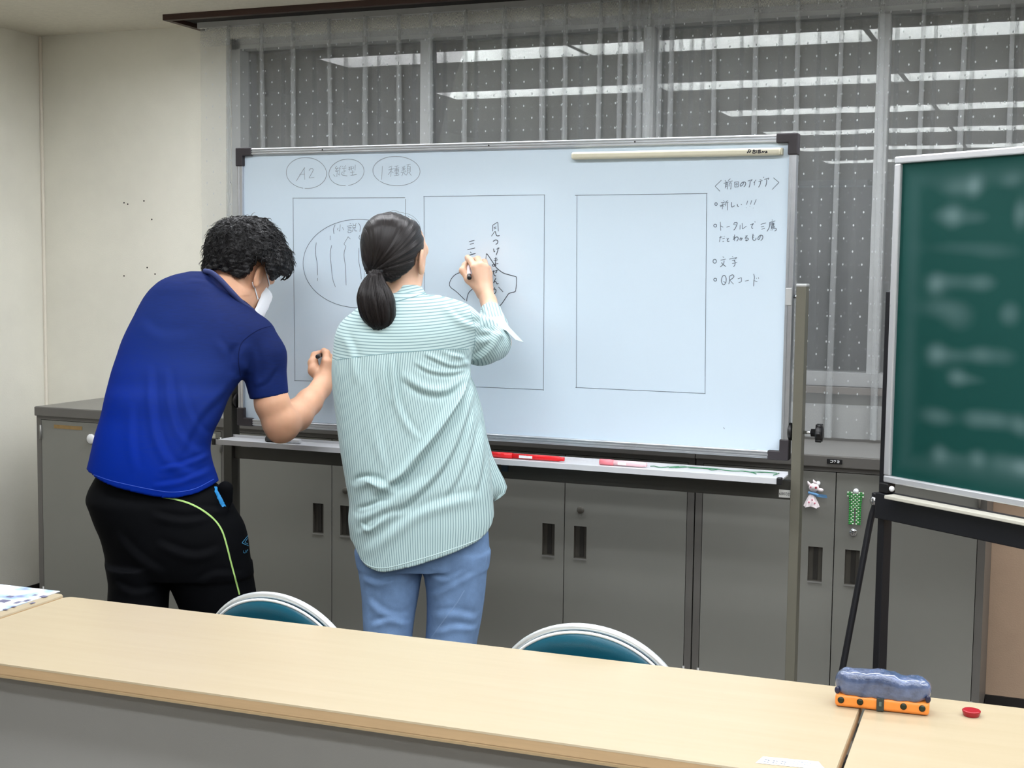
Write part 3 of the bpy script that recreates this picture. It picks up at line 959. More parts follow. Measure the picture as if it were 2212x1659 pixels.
sm = [(2105, 402, 13, 17, .34), (2070, 405, 26, 14, .18), (2185, 388, 16, 12, .15), (2060, 467, 16, 18, .30), (2040, 465, 20, 14, .14), (2105, 470, 24, 13, .14),
      (2205, 462, 12, 22, .28), (2022, 613, 15, 17, .32), (2060, 608, 30, 14, .16), (2120, 611, 22, 14, .22), (2035, 665, 34, 16, .16), (2068, 685, 25, 22, .14),
      (2180, 678, 16, 18, .22), (2023, 765, 16, 17, .32), (2060, 768, 26, 12, .16), (2120, 767, 22, 14, .24), (2168, 770, 20, 14, .12), (2067, 815, 15, 14, .27),
      (2095, 820, 24, 10, .12), (2015, 898, 20, 14, .16), (2040, 902, 20, 14, .12), (2105, 905, 20, 15, .20), (2150, 908, 28, 14, .24), (2200, 915, 14, 16, .14),
      (2030, 982, 13, 16, .24), (2060, 990, 30, 12, .10), (2112, 992, 14, 15, .26), (2160, 1000, 20, 16, .16), (2205, 1010, 14, 14, .14), (2080, 535, 60, 14, .10), (2150, 545, 40, 14, .08)]
NXX, NZZ = 110, 100
us = np.linspace(.018, KW - .018, NXX)
zs = np.linspace(KZB + .018, KZT - .018, NZZ)
U, Zg = np.meshgrid(us, zs)
chalk = np.zeros_like(U)
for (px, py, sxp, syp, am) in sm:
    u_, z_ = chalk_uv(px, py)
    u2, _ = chalk_uv(px + sxp, py)
    _, z2 = chalk_uv(px, py + syp)
    chalk += am * .72 * np.exp(-(((U - u_) / abs(u2 - u_)) ** 2 + ((Zg - z_) / abs(z2 - z_)) ** 2) * .6)
rs = random.Random(5)
for k in range(40):     # the same kind of marks go on to the right, out of the picture
    u_, z_ = rs.uniform(.42, KW - .05), KZB + .1 + .1 * rs.randint(0, 7)
    chalk += rs.uniform(.08, .2) * np.exp(-(((U - u_) / .03) ** 2 + ((Zg - z_) / .022) ** 2))
edge = np.minimum(np.minimum(U - .018, KW - .018 - U), np.minimum(Zg - KZB - .018, KZT - .018 - Zg))
chalk += .05 * np.exp(-((edge - .05) / .03) ** 2)
vs = np.stack([U.ravel(), np.full(U.size, .0), Zg.ravel()], 1)
fs = [(j * NXX + i, j * NXX + i + 1, (j + 1) * NXX + i + 1, (j + 1) * NXX + i) for j in range(NZZ - 1) for i in range(NXX - 1)]
cp = mesh_obj('panel', vs, fs, chalk_mat(), cbt)
ca = cp.data.attributes.new('chalk', 'FLOAT', 'POINT')
ca.data.foreach_set('value', chalk.ravel())
MB().box(.01, KW - .01, .002, .016, KZB + .01, KZT - .01).build('back_panel', mat('chalk_back', rgb(120, 118, 110), .7), cbt)
fw_ = .020
for (x0, x1, z0, z1) in ((0, KW, KZT - fw_, KZT), (0, KW, KZB, KZB + fw_), (0, .022, KZB + fw_, KZT - fw_), (KW - .022, KW, KZB + fw_, KZT - fw_)):
    MB().rbox(x0, x1, -.010, .024, z0, z1, .004).build('frame_rail', M_kframe, cbt)
def u_at(px, py, yl):
    p = on_plane(px, py, np.array([KX, KY, 0]) + KN * yl, KN)
    return (p - np.array([KX, KY, 0])) @ KD
pu0, pu1 = u_at(1889, 1300, .006), u_at(1903, 1300, .006)
MB().rbox(pu0, pu1, .006, .040, .05, 1.395, .003).build('post', M_kblack, cbt)
MB().rbox(KW - .002, KW + .040, .0, .045, .05, 1.395, .003).build('post', M_kblack, cbt)
MB().rbox(pu0 + .004, KW + .02, -.012, .03, KZR - .078, KZR - .004, .003).build('cross_beam', M_kblack, cbt)
MB().rbox(u_at(1910, 1060, -.05), KW + .03, -.050, -.012, KZR - .010, KZR, .002).build('chalk_tray', mat('tray_cream', rgb(205, 202, 188), .5), cbt)
MB().rbox(-.012, .02, -.012, .02, KZB - .030, KZB - .002, .003).build('board_clamp', M_black, cbt)
MB().sphere((.035, -.012, KZB - .014), .008).build('wing_screw', M_white, cbt)
MB().cyl((-.0, -.004, 1.355), (.006, -.004, 1.355), .006, n=10).build('pivot_pin', M_chrome, cbt)
# sloping brace bolted to the post
pb = np.array([-.030, -.006, .800])
br0 = on_plane(1887, 1090, np.array([KX, KY, 0]) - KD * .04, FW)
br1 = on_plane(1818, 1455, np.array([KX, KY, 0]) - KD * .04, FW)
def loc(p):
    d = np.asarray(p) - np.array([KX, KY, 0])
    return np.array([d @ KD, d @ KN, d[2]])
b0, b1 = loc(br0), loc(br1)
dirv = (b1 - b0) / np.linalg.norm(b1 - b0)
b2 = b0 + dirv * ((b0[2] - .04) / -dirv[2])
MB().tube(catmull([b0 + [.010, 0, .035], b0 + [.006, 0, 0], b0 + dirv * .05, b0 + dirv * .2, b2], 6), .0095, n=12).build('brace', M_kblack, cbt)
MB().lathe((b0[0] + .006, b0[1] - .004, b0[2] + .012), (0, -1, 0), [(.013, 0), (.013, .006), (.009, .010), (.002, .011)], 14).build('bolt', M_chrome, cbt)
MB().rbox(b0[0] - .006, b0[0] + .018, b0[1] - .004, b0[1] + .006, b0[2] - .02, b0[2] + .035, .003).build('bolt_plate', M_kblack, cbt)
for x in (-.019, KW + .019):
    MB().rbox(x - .02, x + .02, -.16, .30, .05, .08, .003).build('foot', M_kblack, cbt)
    for yy in (-.14, .28):
        MB().cyl((x - .012, yy, .026), (x + .012, yy, .026), .025, n=16).build('castor', M_black, cbt)
# ================================================================== long tables
TA, TZT = .02652, .7013
TYF, TYN = -1.774, -2.2419
def wood_mat():
    m = bpy.data.materials.new('table_laminate')
    m.use_nodes = True
    nt = m.node_tree
    b = nt.nodes['Principled BSDF']
    b.inputs['Roughness'].default_value = 0.34
    tc = nt.nodes.new('ShaderNodeTexCoord')
    mp = nt.nodes.new('ShaderNodeMapping')
    mp.inputs['Scale'].default_value = (1.2, 16, 16)
    no = nt.nodes.new('ShaderNodeTexNoise')
    no.inputs['Scale'].default_value = 3.0
    no.inputs['Detail'].default_value = 7
    rp = nt.nodes.new('ShaderNodeValToRGB')
    rp.color_ramp.elements[0].position = .25
    rp.color_ramp.elements[1].position = .75
    rp.color_ramp.elements[0].color = rgb(167, 152, 124)
    rp.color_ramp.elements[1].color = rgb(172, 158, 131)
    nt.links.new(tc.outputs['Object'], mp.inputs[0])
    nt.links.new(mp.outputs[0], no.inputs['Vector'])
    nt.links.new(no.outputs['Fac'], rp.inputs[0])
    nt.links.new(rp.outputs[0], b.inputs['Base Color'])
    return m
M_wood = wood_mat()
M_edge = mat('table_edge', rgb(196, 166, 126), .45, var=.06, vscale=5, stretch=(1, 20, 20))
M_panel = mat('modesty_panel', rgb(150, 150, 146), .5, var=.02, vscale=3, bump=.15, bscale=700)
M_leg = mat('table_leg', rgb(110, 110, 108), .4)

def table(x0, x1, label, dy=0.0):
    t = thing('long_table', label, 'table', (2, 0, 0), TA, 'row of long tables')
    y0, y1 = TYN + dy, TYF + dy
    # top with rounded plan corners
    r = .018
    poly = []
    for cx, cy, a0 in ((x1 - r, y1 - r, 0), (x0 + r, y1 - r, 90), (x0 + r, y0 + r, 180), (x1 - r, y0 + r, 270)):
        for k in range(7):
            a = math.radians(a0 + 15 * k)
            poly.append((cx + r * math.cos(a), cy + r * math.sin(a)))
    n = len(poly)
    def slab(z0, z1, ins0, ins1):
        def ring(ins, z):
            cx, cy = (x0 + x1) / 2, (y0 + y1) / 2
            return [(cx + (p[0] - cx) * (1 - ins / (x1 - x0) * 2), cy + (p[1] - cy) * (1 - ins / (y1 - y0) * 2), z) for p in poly]
        vs = ring(ins0, z0) + ring(ins1, z1)
        fs = [tuple(reversed(range(n))), tuple(range(n, 2 * n))] + [(i, (i + 1) % n, n + (i + 1) % n, n + i) for i in range(n)]
        return vs, fs
    MB().add(*slab(TZT - .003, TZT, .0, .0012)).build('tabletop', M_wood, t)
    MB().add(*slab(TZT - .0195, TZT - .003, .0002, .0002)).add(*slab(TZT - .022, TZT - .0195, .001, .0015)).build('edge_band', M_edge, t)
    MB().add(*slab(TZT - .0275, TZT - .022, .003, .0008)).build('lower_lip', mat('table_lip', rgb(226, 200, 156), .45), t)
    MB().rbox(x0 + .05, x1 - .05, y0 + .055, y0 + .068, .32, TZT - .034, .002).build('modesty_panel', M_panel, t)
    MB().box(x0 + .06, x1 - .06, y0 + .06, y1 - .05, TZT - .05, TZT - .0275).build('under_frame', M_leg, t)
    for x in (x0 + .07, x1 - .07):
        MB().rbox(x - .02, x + .02, (y0 + y1) / 2 - .03, (y0 + y1) / 2 + .03, .04, TZT - .045, .004).build('leg', M_leg, t)
        MB().rbox(x - .02, x + .02, y0 + .03, y1 - .03, .0, .04, .006).build('foot', M_leg, t)
    return t
table(-.385, 1.354, 'long pale wooden folding table across the front, middle of the three')
table(-2.2, -.397, 'pale wooden table at the lower left corner with a colourful flyer on it', .012)
table(1.362, 3.1, 'pale wooden table at the lower right corner with the red magnet on it', .0)

def tpt(px, py, z=TZT):
    return on_plane(px, py, (0, 0, z), (0, 0, 1))

# printed flyer
def flyer_mat():
    m = bpy.data.materials.new('flyer_print')
    m.use_nodes = True
    nt = m.node_tree
    b = nt.nodes['Principled BSDF']
    b.inputs['Roughness'].default_value = .35
    tc = nt.nodes.new('ShaderNodeTexCoord')
    vo = nt.nodes.new('ShaderNodeTexNoise')
    vo.inputs['Scale'].default_value = 16
    vo.inputs['Detail'].default_value = 3
    rp = nt.nodes.new('ShaderNodeValToRGB')
    el = rp.color_ramp.elements
    el[0].position, el[0].color = .30, rgb(120, 128, 170)
    el[1].position, el[1].color = .62, rgb(238, 242, 248)
    e = el.new(.42)
    e.color = rgb(165, 195, 232)
    e = el.new(.50)
    e.color = rgb(222, 232, 244)
    nt.links.new(tc.outputs['Object'], vo.inputs['Vector'])
    nt.links.new(vo.outputs['Fac'], rp.inputs[0])
    nt.links.new(rp.outputs[0], b.inputs['Base Color'])
    return m
fl = thing('flyer', 'glossy blue and white printed flyer on the left table', 'flyer', (2, 0, TZT + .0004), TA)
pr = MB()
fo = np.array([2, 0])
def tl(px, py):
    p = tpt(px, py)
    c, s = math.cos(TA), math.sin(TA)
    d = p[:2] - fo
    return d[0] * c + d[1] * s, -d[0] * s + d[1] * c
sx1, sy1 = tl(131, 1278)
MB().box(sx1 - .36, sx1, sy1 - .255, sy1 - .002, 0, .0012).build('sheet', flyer_mat(), fl)
for (px, py, w, h) in [(8, 1300, 26, 7), (38, 1303, 12, 6), (58, 1299, 12, 6), (22, 1290, 14, 4), (76, 1287, 10, 3), (94, 1290, 16, 5), (12, 1318, 10, 3), (30, 1312, 8, 3), (70, 1304, 8, 4)]:
    a = tl(px - w / 2, py)
    b = tl(px + w / 2, py)
    ym = (a[1] + b[1]) / 2
    pr.box(min(a[0], b[0]), max(a[0], b[0]), ym - h * .0016, ym + h * .0016, .0012, .0015)
pr.build('print_marks', mat('print_dark', rgb(95, 95, 125), .4), fl)['kind'] = 'stuff'

# property label at the near edge of the middle table
q = [tpt(1648, 1634, TZT + .0005), tpt(1768, 1645, TZT + .0005), tpt(1784, 1663, TZT + .0005), tpt(1632, 1648, TZT + .0005)]
lb = mesh_obj('table_label', [tuple(p) for p in q], [(3, 2, 1, 0)], mat('label_paper', rgb(236, 238, 240), .4))
tag(lb, 'small white printed label stuck to the near edge of the middle table', 'label')
lm = MB()
for (ax, ay, bx, by, w) in [(1652, 1641, 1706, 1647, .0011), (1650, 1645, 1704, 1651, .0009), (1713, 1644, 1766, 1650, .0006), (1712, 1649, 1728, 1651, .0010), (1736, 1651, 1770, 1656, .0006), (1655, 1637, 1705, 1641, .0004)]:
    a, b = tpt(ax, ay, TZT + .0009), tpt(bx, by, TZT + .0009)
    n = np.cross(b - a, [0, 0, 1.0])
    n = n / np.linalg.norm(n) * w
    k = 9
    for i in range(k):
        if w > .0008 and i % 3 == 2:
            continue
        p0, p1 = a + (b - a) * i / k, a + (b - a) * (i + .75) / k
        lm.add([p0 - n, p1 - n, p1 + n, p0 + n], [(0, 1, 2, 3)])
lm.build('print', mat('label_ink', rgb(90, 100, 120), .6), lb)['kind'] = 'stuff'

# pencil case standing across the table joint
a, b = tpt(1803, 1527), tpt(2007, 1549)
dx = b - a
Lc = np.linalg.norm(dx)
ang = math.atan2(dx[1], dx[0])
pc = thing('pencil_case', 'orange based pencil case with padded blue grey top and dark snaps', 'pencil case', tuple(a), ang)
M_or = mat('orange_leather', rgb(236, 140, 56), .45, var=.06, vscale=40)
MB().rbox(0, Lc, 0, .045, .0008, .0225, .006, 4).build('base', M_or, pc)
bm = bmesh.new()
bmesh.ops.create_cube(bm, size=1)
bmesh.ops.subdivide_edges(bm, edges=bm.edges[:], cuts=15, use_grid_fill=True)
for v in bm.verts:
    x, y, z = [2 * c for c in v.co]
    k = (abs(x) ** 6 + abs(y) ** 3 + abs(z) ** 3) ** (1 / 4.2)
    k = max(k, .2)
    f = 1 / k if k > 1 else 1
    X, Y, Z = x * f, y * f, z * f
    wob = 1 + .06 * math.sin(7 * X + 2) * max(Z, 0) + .04 * math.sin(17 * X + 5 * Y)
    v.co = Vector((Lc / 2 + X * (Lc / 2 + .002), .0225 + Y * .0245 * wob, .041 + Z * .0225 * wob - .004 * (X > .3) * max(Z, 0)))
me = bpy.data.meshes.new('pouch')
bm.to_mesh(me)
bm.free()
me.materials.append(mat('plush_blue', rgb(78, 92, 124), .18, var=.45, vscale=30, bump=.8, bscale=120, coat=.8))
me.polygons.foreach_set('use_smooth', [True] * len(me.polygons))
link(bpy.data.objects.new('pouch', me), pc)
for u in (.065, .27, .73, .925):
    MB().lathe((Lc * u, .0, .0135), (0, -1, 0), [(.0055, -.001), (.0055, .0012), (.003, .0024), (.001, .0024)], 16).build('snap', mat('snap_dark', rgb(40, 48, 34), .35, metal=.4), pc)
tb_ = MB().rbox(Lc * .445, Lc * .525, -.0022, .002, .0012, .024, .001).build('tab', mat('tab_dark', rgb(48, 56, 52), .5), pc)
MB().rbox(Lc * .47, Lc * .50, -.0034, -.002, .010, .018, .0006).build('tab_emblem', mat('tab_emblem', rgb(90, 104, 96), .4), tb_)
for u in (-.004, .955):
    MB().sphere((Lc * u + .004, .004, .029), .006, .8, .5, 1.1).build('corner_patch', mat('patch_navy', rgb(30, 32, 60), .35), pc)

# red magnet
p = tpt(2098, 1546)
mg = MB().lathe(tuple(p), (0, 0, 1), [(.0125, 0.0), (.0135, .002), (.0150, .0075), (.0152, .009), (.0140, .0102), (.0110, .0098), (.002, .0096)], 28)\
    .build('magnet', mat('magnet_red', rgb(150, 10, 28), .3))
tag(mg, 'round red magnet lying on the right hand table', 'magnet')

# ================================================================== folding chairs
M_teal = mat('teal_vinyl', rgb(18, 84, 104), .28, var=.05, vscale=30, bump=.12, bscale=500)
M_tube = mat('chair_tube', rgb(214, 220, 222), .3, metal=.5)
def chair(px, py, label, rz):
    top = on_plane(px, py, (0, -1.70, 0), (0, 1, 0))
    zt = top[2]
    t = thing('folding_chair', label, 'chair', (top[0], -1.70, 0), rz, 'folding chairs behind the tables')
    # seen from the table side: the sitter faces the camera (-y); backrest leans towards the board
    a, b = .205, .185
    zc = zt - b
    def arc(aa, bb, y, zlow, n=40):
        out = [(-aa, y, zlow)]
        for i in range(n + 1):
            th = math.pi - math.pi * i / n
            out.append((aa * math.cos(th), y - .030 * math.sin(th) ** 1 + .03 * 0, zc + bb * math.sin(th)))
        out.append((aa, y, zlow))
        return out
    MB().tube(arc(a - .008, b - .008, .030, zc - .16), .008, n=12).build('back_frame', M_tube, t)
    # padded back, slightly curved, with a pale edge trim
    poly = [(p[0], p[1], p[2]) for p in arc(a - .016, b - .016, .022, zc - .10)]
    n = len(poly)
    cen = (0, .040, zc - .02)
    vs, fs = [], []
    RINGS = [(1.0, .012), (1.0, -.006), (.97, -.012), (.85, -.017), (.6, -.012), (.3, -.004)]
    for (k, dy) in RINGS:
        for p in poly:
            vs.append((cen[0] + (p[0] - cen[0]) * k, p[1] * 1.0 + dy + (1 - k) * .03, cen[2] + (p[2] - cen[2]) * k))
    for r in range(len(RINGS) - 1):
        for i in range(n):
            j = (i + 1) % n
            fs.append((r * n + i, r * n + j, (r + 1) * n + j, (r + 1) * n + i))
    fs.append(tuple((len(RINGS) - 1) * n + i for i in range(n)))
    fs.append(tuple(reversed(range(n))))
    MB().add(vs, fs, True).build('back_pad', M_teal, t)
    MB().tube([(p[0] * 1.005, p[1] - .006, zc + (p[2] - zc) * 1.005) for p in poly], .0032, n=8).build('pad_trim', mat('trim_white', rgb(226, 230, 230), .4), t)
    for s in (-1, 1):
        MB().tube([(s * (a - .011), .03, zc - .15), (s * (a - .011), -.01, .42), (s * (a - .02), -.30, .012)], .011, n=10).build('leg', M_tube, t)
        MB().tube([(s * (a - .035), -.33, .43), (s * (a - .035), -.12, .30), (s * (a - .03), .12, .012)], .011, n=10).build('leg', M_tube, t)
    MB().tube([(-(a - .03), .12, .06), (a - .03, .12, .06)], .009).build('stretcher', M_tube, t)
    MB().tube([(-(a - .02), -.28, .05), (a - .02, -.28, .05)], .009).build('stretcher', M_tube, t)
    MB().rbox(-.195, .195, -.40, -.03, .405, .440, .016, 4).build('seat', M_teal, t)
    return t
chair(590, 1279, 'teal folding chair with pale rim, tucked under the table in front of the man', -.05)
chair(1268, 1347, 'teal folding chair with pale rim, tucked under the table right of the woman', .03)

# ================================================================== small dolls hung on the cabinet doors
o = on_plane(1763, 1052, (0, -.004, 0), (0, 1, 0))
dl = thing('cloth_doll', 'small white cloth doll with blue ribbon hung on the cabinet door', 'doll', (o[0], -.004, o[2]))
M_cloth = mat('doll_cloth', rgb(232, 226, 228), .85, var=.12, vscale=90, col2=rgb(246, 232, 234))
S = .00150
def dp(px, py):
    return (px - 1763) * S, (1052 - py) * S
hd = MB()
x, z = dp(1760, 1052)
hd.sphere((x, -.014, z), .015, 1.05, .8, .9)
x2, z2 = dp(1776, 1056)
hd.sphere((x2 - .004, -.016, z2), .008, 1.2, .8, .8)
for (ax, az) in (dp(1747, 1044), dp(1758, 1040)):
    hd.tube([(ax + .006, -.012, az - .006), (ax, -.012, az + .006)], [.007, .001], n=8)
hd.build('head', M_cloth, dl)
vs, fs, n = [], [], 28
for i, (k, zz) in enumerate([(.3, .0), (.5, -.010), (.8, -.026), (1.0, -.040)]):
    for j in range(n):
        a_ = 2 * math.pi * j / n
        rr = .0185 * k * (1 + .22 * math.sin(5 * a_) * k)
        vs.append((-.010 + rr * 1.15 * math.cos(a_), -.0165 + rr * .7 * math.sin(a_), -.020 + zz + .003 * math.sin(3 * a_) * k))
fs = [(r * n + j, r * n + (j + 1) % n, (r + 1) * n + (j + 1) % n, (r + 1) * n + j) for r in range(3) for j in range(n)]
MB().add(vs, fs, True).build('skirt', M_cloth, dl)
M_rib = mat('ribbon_blue', rgb(110, 165, 215), .6)
rb = MB().sphere((-.003, -.018, -.019), .006, 1.9, .9, .7)
rb.add([(.0, -.022, -.018), (.034, -.018, -.020), (.037, -.014, -.030), (.004, -.020, -.027)], [(0, 1, 2, 3)])
rb.add([(.0, -.019, -.018), (.034, -.015, -.020), (.037, -.011, -.030), (.004, -.017, -.027)], [(3, 2, 1, 0)])
rb.tube([(-.02, -.018, -.016), (-.004, -.021, -.018), (.010, -.019, -.022)], .004, n=8)
rb.build('ribbon', M_rib, dl)
MB().sphere((.004, -.027, .002), .0035).build('eye_spot', mat('spot_red', rgb(150, 20, 45), .4), dl)
for (ax, az) in ((-.012, .003), (-.006, -.036), (-.016, -.044), (.002, -.046)):
    MB().sphere((ax, -.027 if az > -.01 else -.0285, az), .0028, 1, .5, 1).build('print_spot', mat('spot_pink', rgb(220, 130, 150), .6), dl)
MB().lathe((.006, .003, .012), (0, -1, 0), [(.007, 0), (.007, .012), (.005, .016), (.001, .017)], 14).build('hook', M_white, dl)

o = on_plane(1848, 1096, (0, -.004, 0), (0, 1, 0))
bd = thing('bead_doll', 'green and white beaded doll shirt and trousers hung beside the lock', 'doll', (o[0], -.004, o[2]))
rows = {}
g, w_ = MB(), MB()
P_ = .0056
for j in range(18):
    if j < 3:
        cols_ = list(range(-4, 5))
        if j == 0:
            cols_ = [-4, -3, -2, 2, 3, 4]
    elif j < 9:
        cols_ = list(range(-3, 4))
    else:
        cols_ = [-3, -2, -1, 1, 2, 3]
    for i in cols_:
        tgt = w_ if (i + j) % 2 == 0 and abs(i) != 3 else g
        tgt.sphere((i * P_ * (.93 if j > 5 else 1), -.010, .046 - j * P_), P_ * .52, 1, 1, 1, 8, 5)
g.build('green_beads', mat('bead_green', rgb(40, 150, 60), .25), bd)
w_.build('white_beads', mat('bead_white', rgb(205, 232, 200), .25), bd)
MB().lathe((.0, .003, .050), (0, -1, 0), [(.008, 0), (.008, .010), (.006, .014), (.001, .015)], 14).build('hook', M_white, bd)
# ================================================================== implicit modelling for the figures
class Field:
    """signed distance grid; shapes are blended into it and it is meshed once"""
    def __init__(self, lo, hi, h):
        self.lo = np.asarray(lo, float)
        self.h = h
        self.n = np.ceil((np.asarray(hi, float) - self.lo) / h).astype(int) + 1
        self.ax = [self.lo[i] + h * np.arange(self.n[i]) for i in range(3)]
        self.F = np.full(self.n, 0.05, np.float32)

    def sl(self, lo, hi):
        out = []
        for i in range(3):
            a = int(np.clip(math.floor((lo[i] - self.lo[i]) / self.h), 0, self.n[i]))
            b = int(np.clip(math.ceil((hi[i] - self.lo[i]) / self.h) + 1, 0, self.n[i]))
            out.append(slice(a, b))
        return tuple(out)

    def grid(self, s):
        x, y, z = (self.ax[i][s[i]].astype(np.float32) for i in range(3))
        return x[:, None, None], y[None, :, None], z[None, None, :]

    def put(self, s, d, k, sub=False):
        a = self.F[s]
        if sub:
            d = -d
            m = np.maximum(a, d)
            if k > 0:
                m = m + np.maximum(k - np.abs(a - d), 0) ** 2 / (4 * k)
        else:
            m = np.minimum(a, d)
            if k > 0:
                m = m - np.maximum(k - np.abs(a - d), 0) ** 2 / (4 * k)
        self.F[s] = m

    def cone(self, a, b, ra, rb, k=.01, flat=None, sub=False):
        """rounded cone from a to b; flat=(axis, factor) squeezes it along an axis"""
        a, b = np.asarray(a, float), np.asarray(b, float)
        R = max(ra, rb) * (max(1, flat[1]) if flat else 1) + 2.5 * k + 3 * self.h
        s = self.sl(np.minimum(a, b) - R, np.maximum(a, b) + R)
        if any(q.stop <= q.start for q in s):
            return self
        x, y, z = self.grid(s)
        ab = b - a
        L2 = float(ab @ ab) + 1e-12
        t = np.clip(((x - a[0]) * ab[0] + (y - a[1]) * ab[1] + (z - a[2]) * ab[2]) / L2, 0, 1)
        qx, qy, qz = x - (a[0] + t * ab[0]), y - (a[1] + t * ab[1]), z - (a[2] + t * ab[2])
        r = ra + (rb - ra) * t
        q2 = qx * qx + qy * qy + qz * qz
        if flat:
            n = np.asarray(flat[0], float)
            n = n / np.linalg.norm(n)
            dn = qx * n[0] + qy * n[1] + qz * n[2]
            q2 = q2 - dn * dn + (dn / flat[1]) ** 2
        self.put(s, np.sqrt(q2) - r, k, sub)
        return self

    def chain(self, pts, k=.006, **kw):
        """pts: list of (point, radius)"""
        for (p, r), (q, r2) in zip(pts[:-1], pts[1:]):
            self.cone(p, q, r, r2, k, **kw)
        return self

    def ell(self, c, axes, rad, k=.01, sub=False):
        """ellipsoid with orthonormal axes (rows) and radii"""
        c = np.asarray(c, float)
        R = max(rad) + 2.5 * k + 3 * self.h
        s = self.sl(c - R, c + R)
        if any(q.stop <= q.start for q in s):
            return self
        x, y, z = self.grid(s)
        x, y, z = x - c[0], y - c[1], z - c[2]
        acc = 0
        acc2 = 0
        for a, r in zip(axes, rad):
            p = x * a[0] + y * a[1] + z * a[2]
            acc = acc + (p / r) ** 2
            acc2 = acc2 + (p / r ** 2) ** 2
        k0 = np.sqrt(acc)
        k1 = np.sqrt(acc2) + 1e-9
        self.put(s, k0 * (k0 - 1) / k1, k, sub)
        return self

    def rows(self, R, k=.01, p=2.0, sub=False):
        """loft through horizontal slices R = [(z, x_left, x_right, y_centre, half_depth)], any order"""
        R = sorted(R, key=lambda q: q[0])
        A = np.array(R, float)
        zz = A[:, 0]
        t = np.linspace(zz[0], zz[-1], 260)
        cols = []
        for j in range(1, 5):
            v = A[:, j]
            m = np.gradient(v, zz)
            idx = np.clip(np.searchsorted(zz, t, side='right') - 1, 0, len(zz) - 2)
            hgt = zz[idx + 1] - zz[idx]
            u = (t - zz[idx]) / hgt
            cols.append((2 * u ** 3 - 3 * u ** 2 + 1) * v[idx] + (u ** 3 - 2 * u ** 2 + u) * hgt * m[idx]
                        + (-2 * u ** 3 + 3 * u ** 2) * v[idx + 1] + (u ** 3 - u ** 2) * hgt * m[idx + 1])
        xl, xr, yc, hd = cols
        s = self.sl((min(xl) - .05, min(yc - hd) - .05, zz[0] - .05), (max(xr) + .05, max(yc + hd) + .05, zz[-1] + .05))
        x, y, z = self.grid(s)
        f = lambda c: np.interp(z.ravel(), t, c).astype(np.float32)[None, None, :]
        XL, XR, YC, HD = f(xl), f(xr), f(yc), f(hd)
        cx, a = (XL + XR) / 2, np.maximum((XR - XL) / 2, 1e-3)
        b = np.maximum(HD, 1e-3)
        e = (np.abs((x - cx) / a) ** p + np.abs((y - YC) / b) ** p) ** (1.0 / p)
        d = (e - 1) * np.minimum(a, b)
        d = np.maximum(d, np.maximum(zz[0] - z, z - zz[-1]))
        self.put(s, d, k, sub)
        return self

    def cut(self, fn):
        """keep only where fn(x, y, z) < 0"""
        s = (slice(None),) * 3
        x, y, z = self.grid(s)
        self.F = np.maximum(self.F, fn(x, y, z).astype(np.float32))
        return self

    def mesh(self):
        F, h = self.F, self.h
        ins = F < 0
        nx, ny, nz = F.shape
        # cells with a sign change
        cnt = np.zeros((nx - 1, ny - 1, nz - 1), np.int8)
        for dx in (0, 1):
            for dy in (0, 1):
                for dz in (0, 1):
                    cnt += ins[dx:nx - 1 + dx, dy:ny - 1 + dy, dz:nz - 1 + dz]
        act = (cnt > 0) & (cnt < 8)
        ci = np.argwhere(act)
        idx = np.full(act.shape, -1, np.int32)
        idx[act] = np.arange(len(ci))
        corners = [(0, 0, 0), (1, 0, 0), (0, 1, 0), (1, 1, 0), (0, 0, 1), (1, 0, 1), (0, 1, 1), (1, 1, 1)]
        val = np.stack([F[ci[:, 0] + c[0], ci[:, 1] + c[1], ci[:, 2] + c[2]] for c in corners], 1)
        acc = np.zeros((len(ci), 3))
        num = np.zeros(len(ci))
        for a in range(8):
            for b in range(a + 1, 8):
                df = [abs(corners[a][i] - corners[b][i]) for i in range(3)]
                if sum(df) != 1:
                    continue
                va, vb = val[:, a], val[:, b]
                m = (va < 0) != (vb < 0)
                t = np.where(m, va / np.where(va == vb, 1, va - vb), 0)
                pa, pb = np.array(corners[a], float), np.array(corners[b], float)
                acc += np.where(m[:, None], pa + t[:, None] * (pb - pa), 0)
                num += m
        V = self.lo + (ci + acc / num[:, None]) * h
        quads = []
        for axis in range(3):
            sl0, sl1 = [slice(None)] * 3, [slice(None)] * 3
            sl0[axis], sl1[axis] = slice(0, -1), slice(1, None)
            a, b = ins[tuple(sl0)], ins[tuple(sl1)]
            ch = a != b
            e = np.argwhere(ch)
            o1, o2 = [i for i in range(3) if i != axis]
            lim = [nx - 1, ny - 1, nz - 1]
            ok = (e[:, o1] > 0) & (e[:, o2] > 0) & (e[:, o1] < lim[o1]) & (e[:, o2] < lim[o2])
            e = e[ok]
            fl = a[tuple(e.T)]
            def cell(d1, d2):
                c = e.copy()
                c[:, o1] -= d1
                c[:, o2] -= d2
                return idx[tuple(c.T)]
            q = np.stack([cell(1, 1), cell(0, 1), cell(0, 0), cell(1, 0)], 1)
            flip = fl if axis != 1 else ~fl
            q[~flip] = q[~flip][:, ::-1]
            quads.append(q)
        return V, np.concatenate(quads)

def np_mesh(name, V, Q, m, parent=None, smooth=True):
    me = bpy.data.meshes.new(name)
    me.vertices.add(len(V))
    me.vertices.foreach_set('co', np.asarray(V, np.float32).ravel())
    me.loops.add(Q.size)
    me.loops.foreach_set('vertex_index', Q.ravel().astype(np.int32))
    me.polygons.add(len(Q))
    me.polygons.foreach_set('loop_start', np.arange(0, Q.size, Q.shape[1], dtype=np.int32))
    me.update(calc_edges=True)
    me.validate()
    me.polygons.foreach_set('use_smooth', np.ones(len(me.polygons), bool))
    if m is not None:
        me.materials.append(m)
    return link(bpy.data.objects.new(name, me), parent)

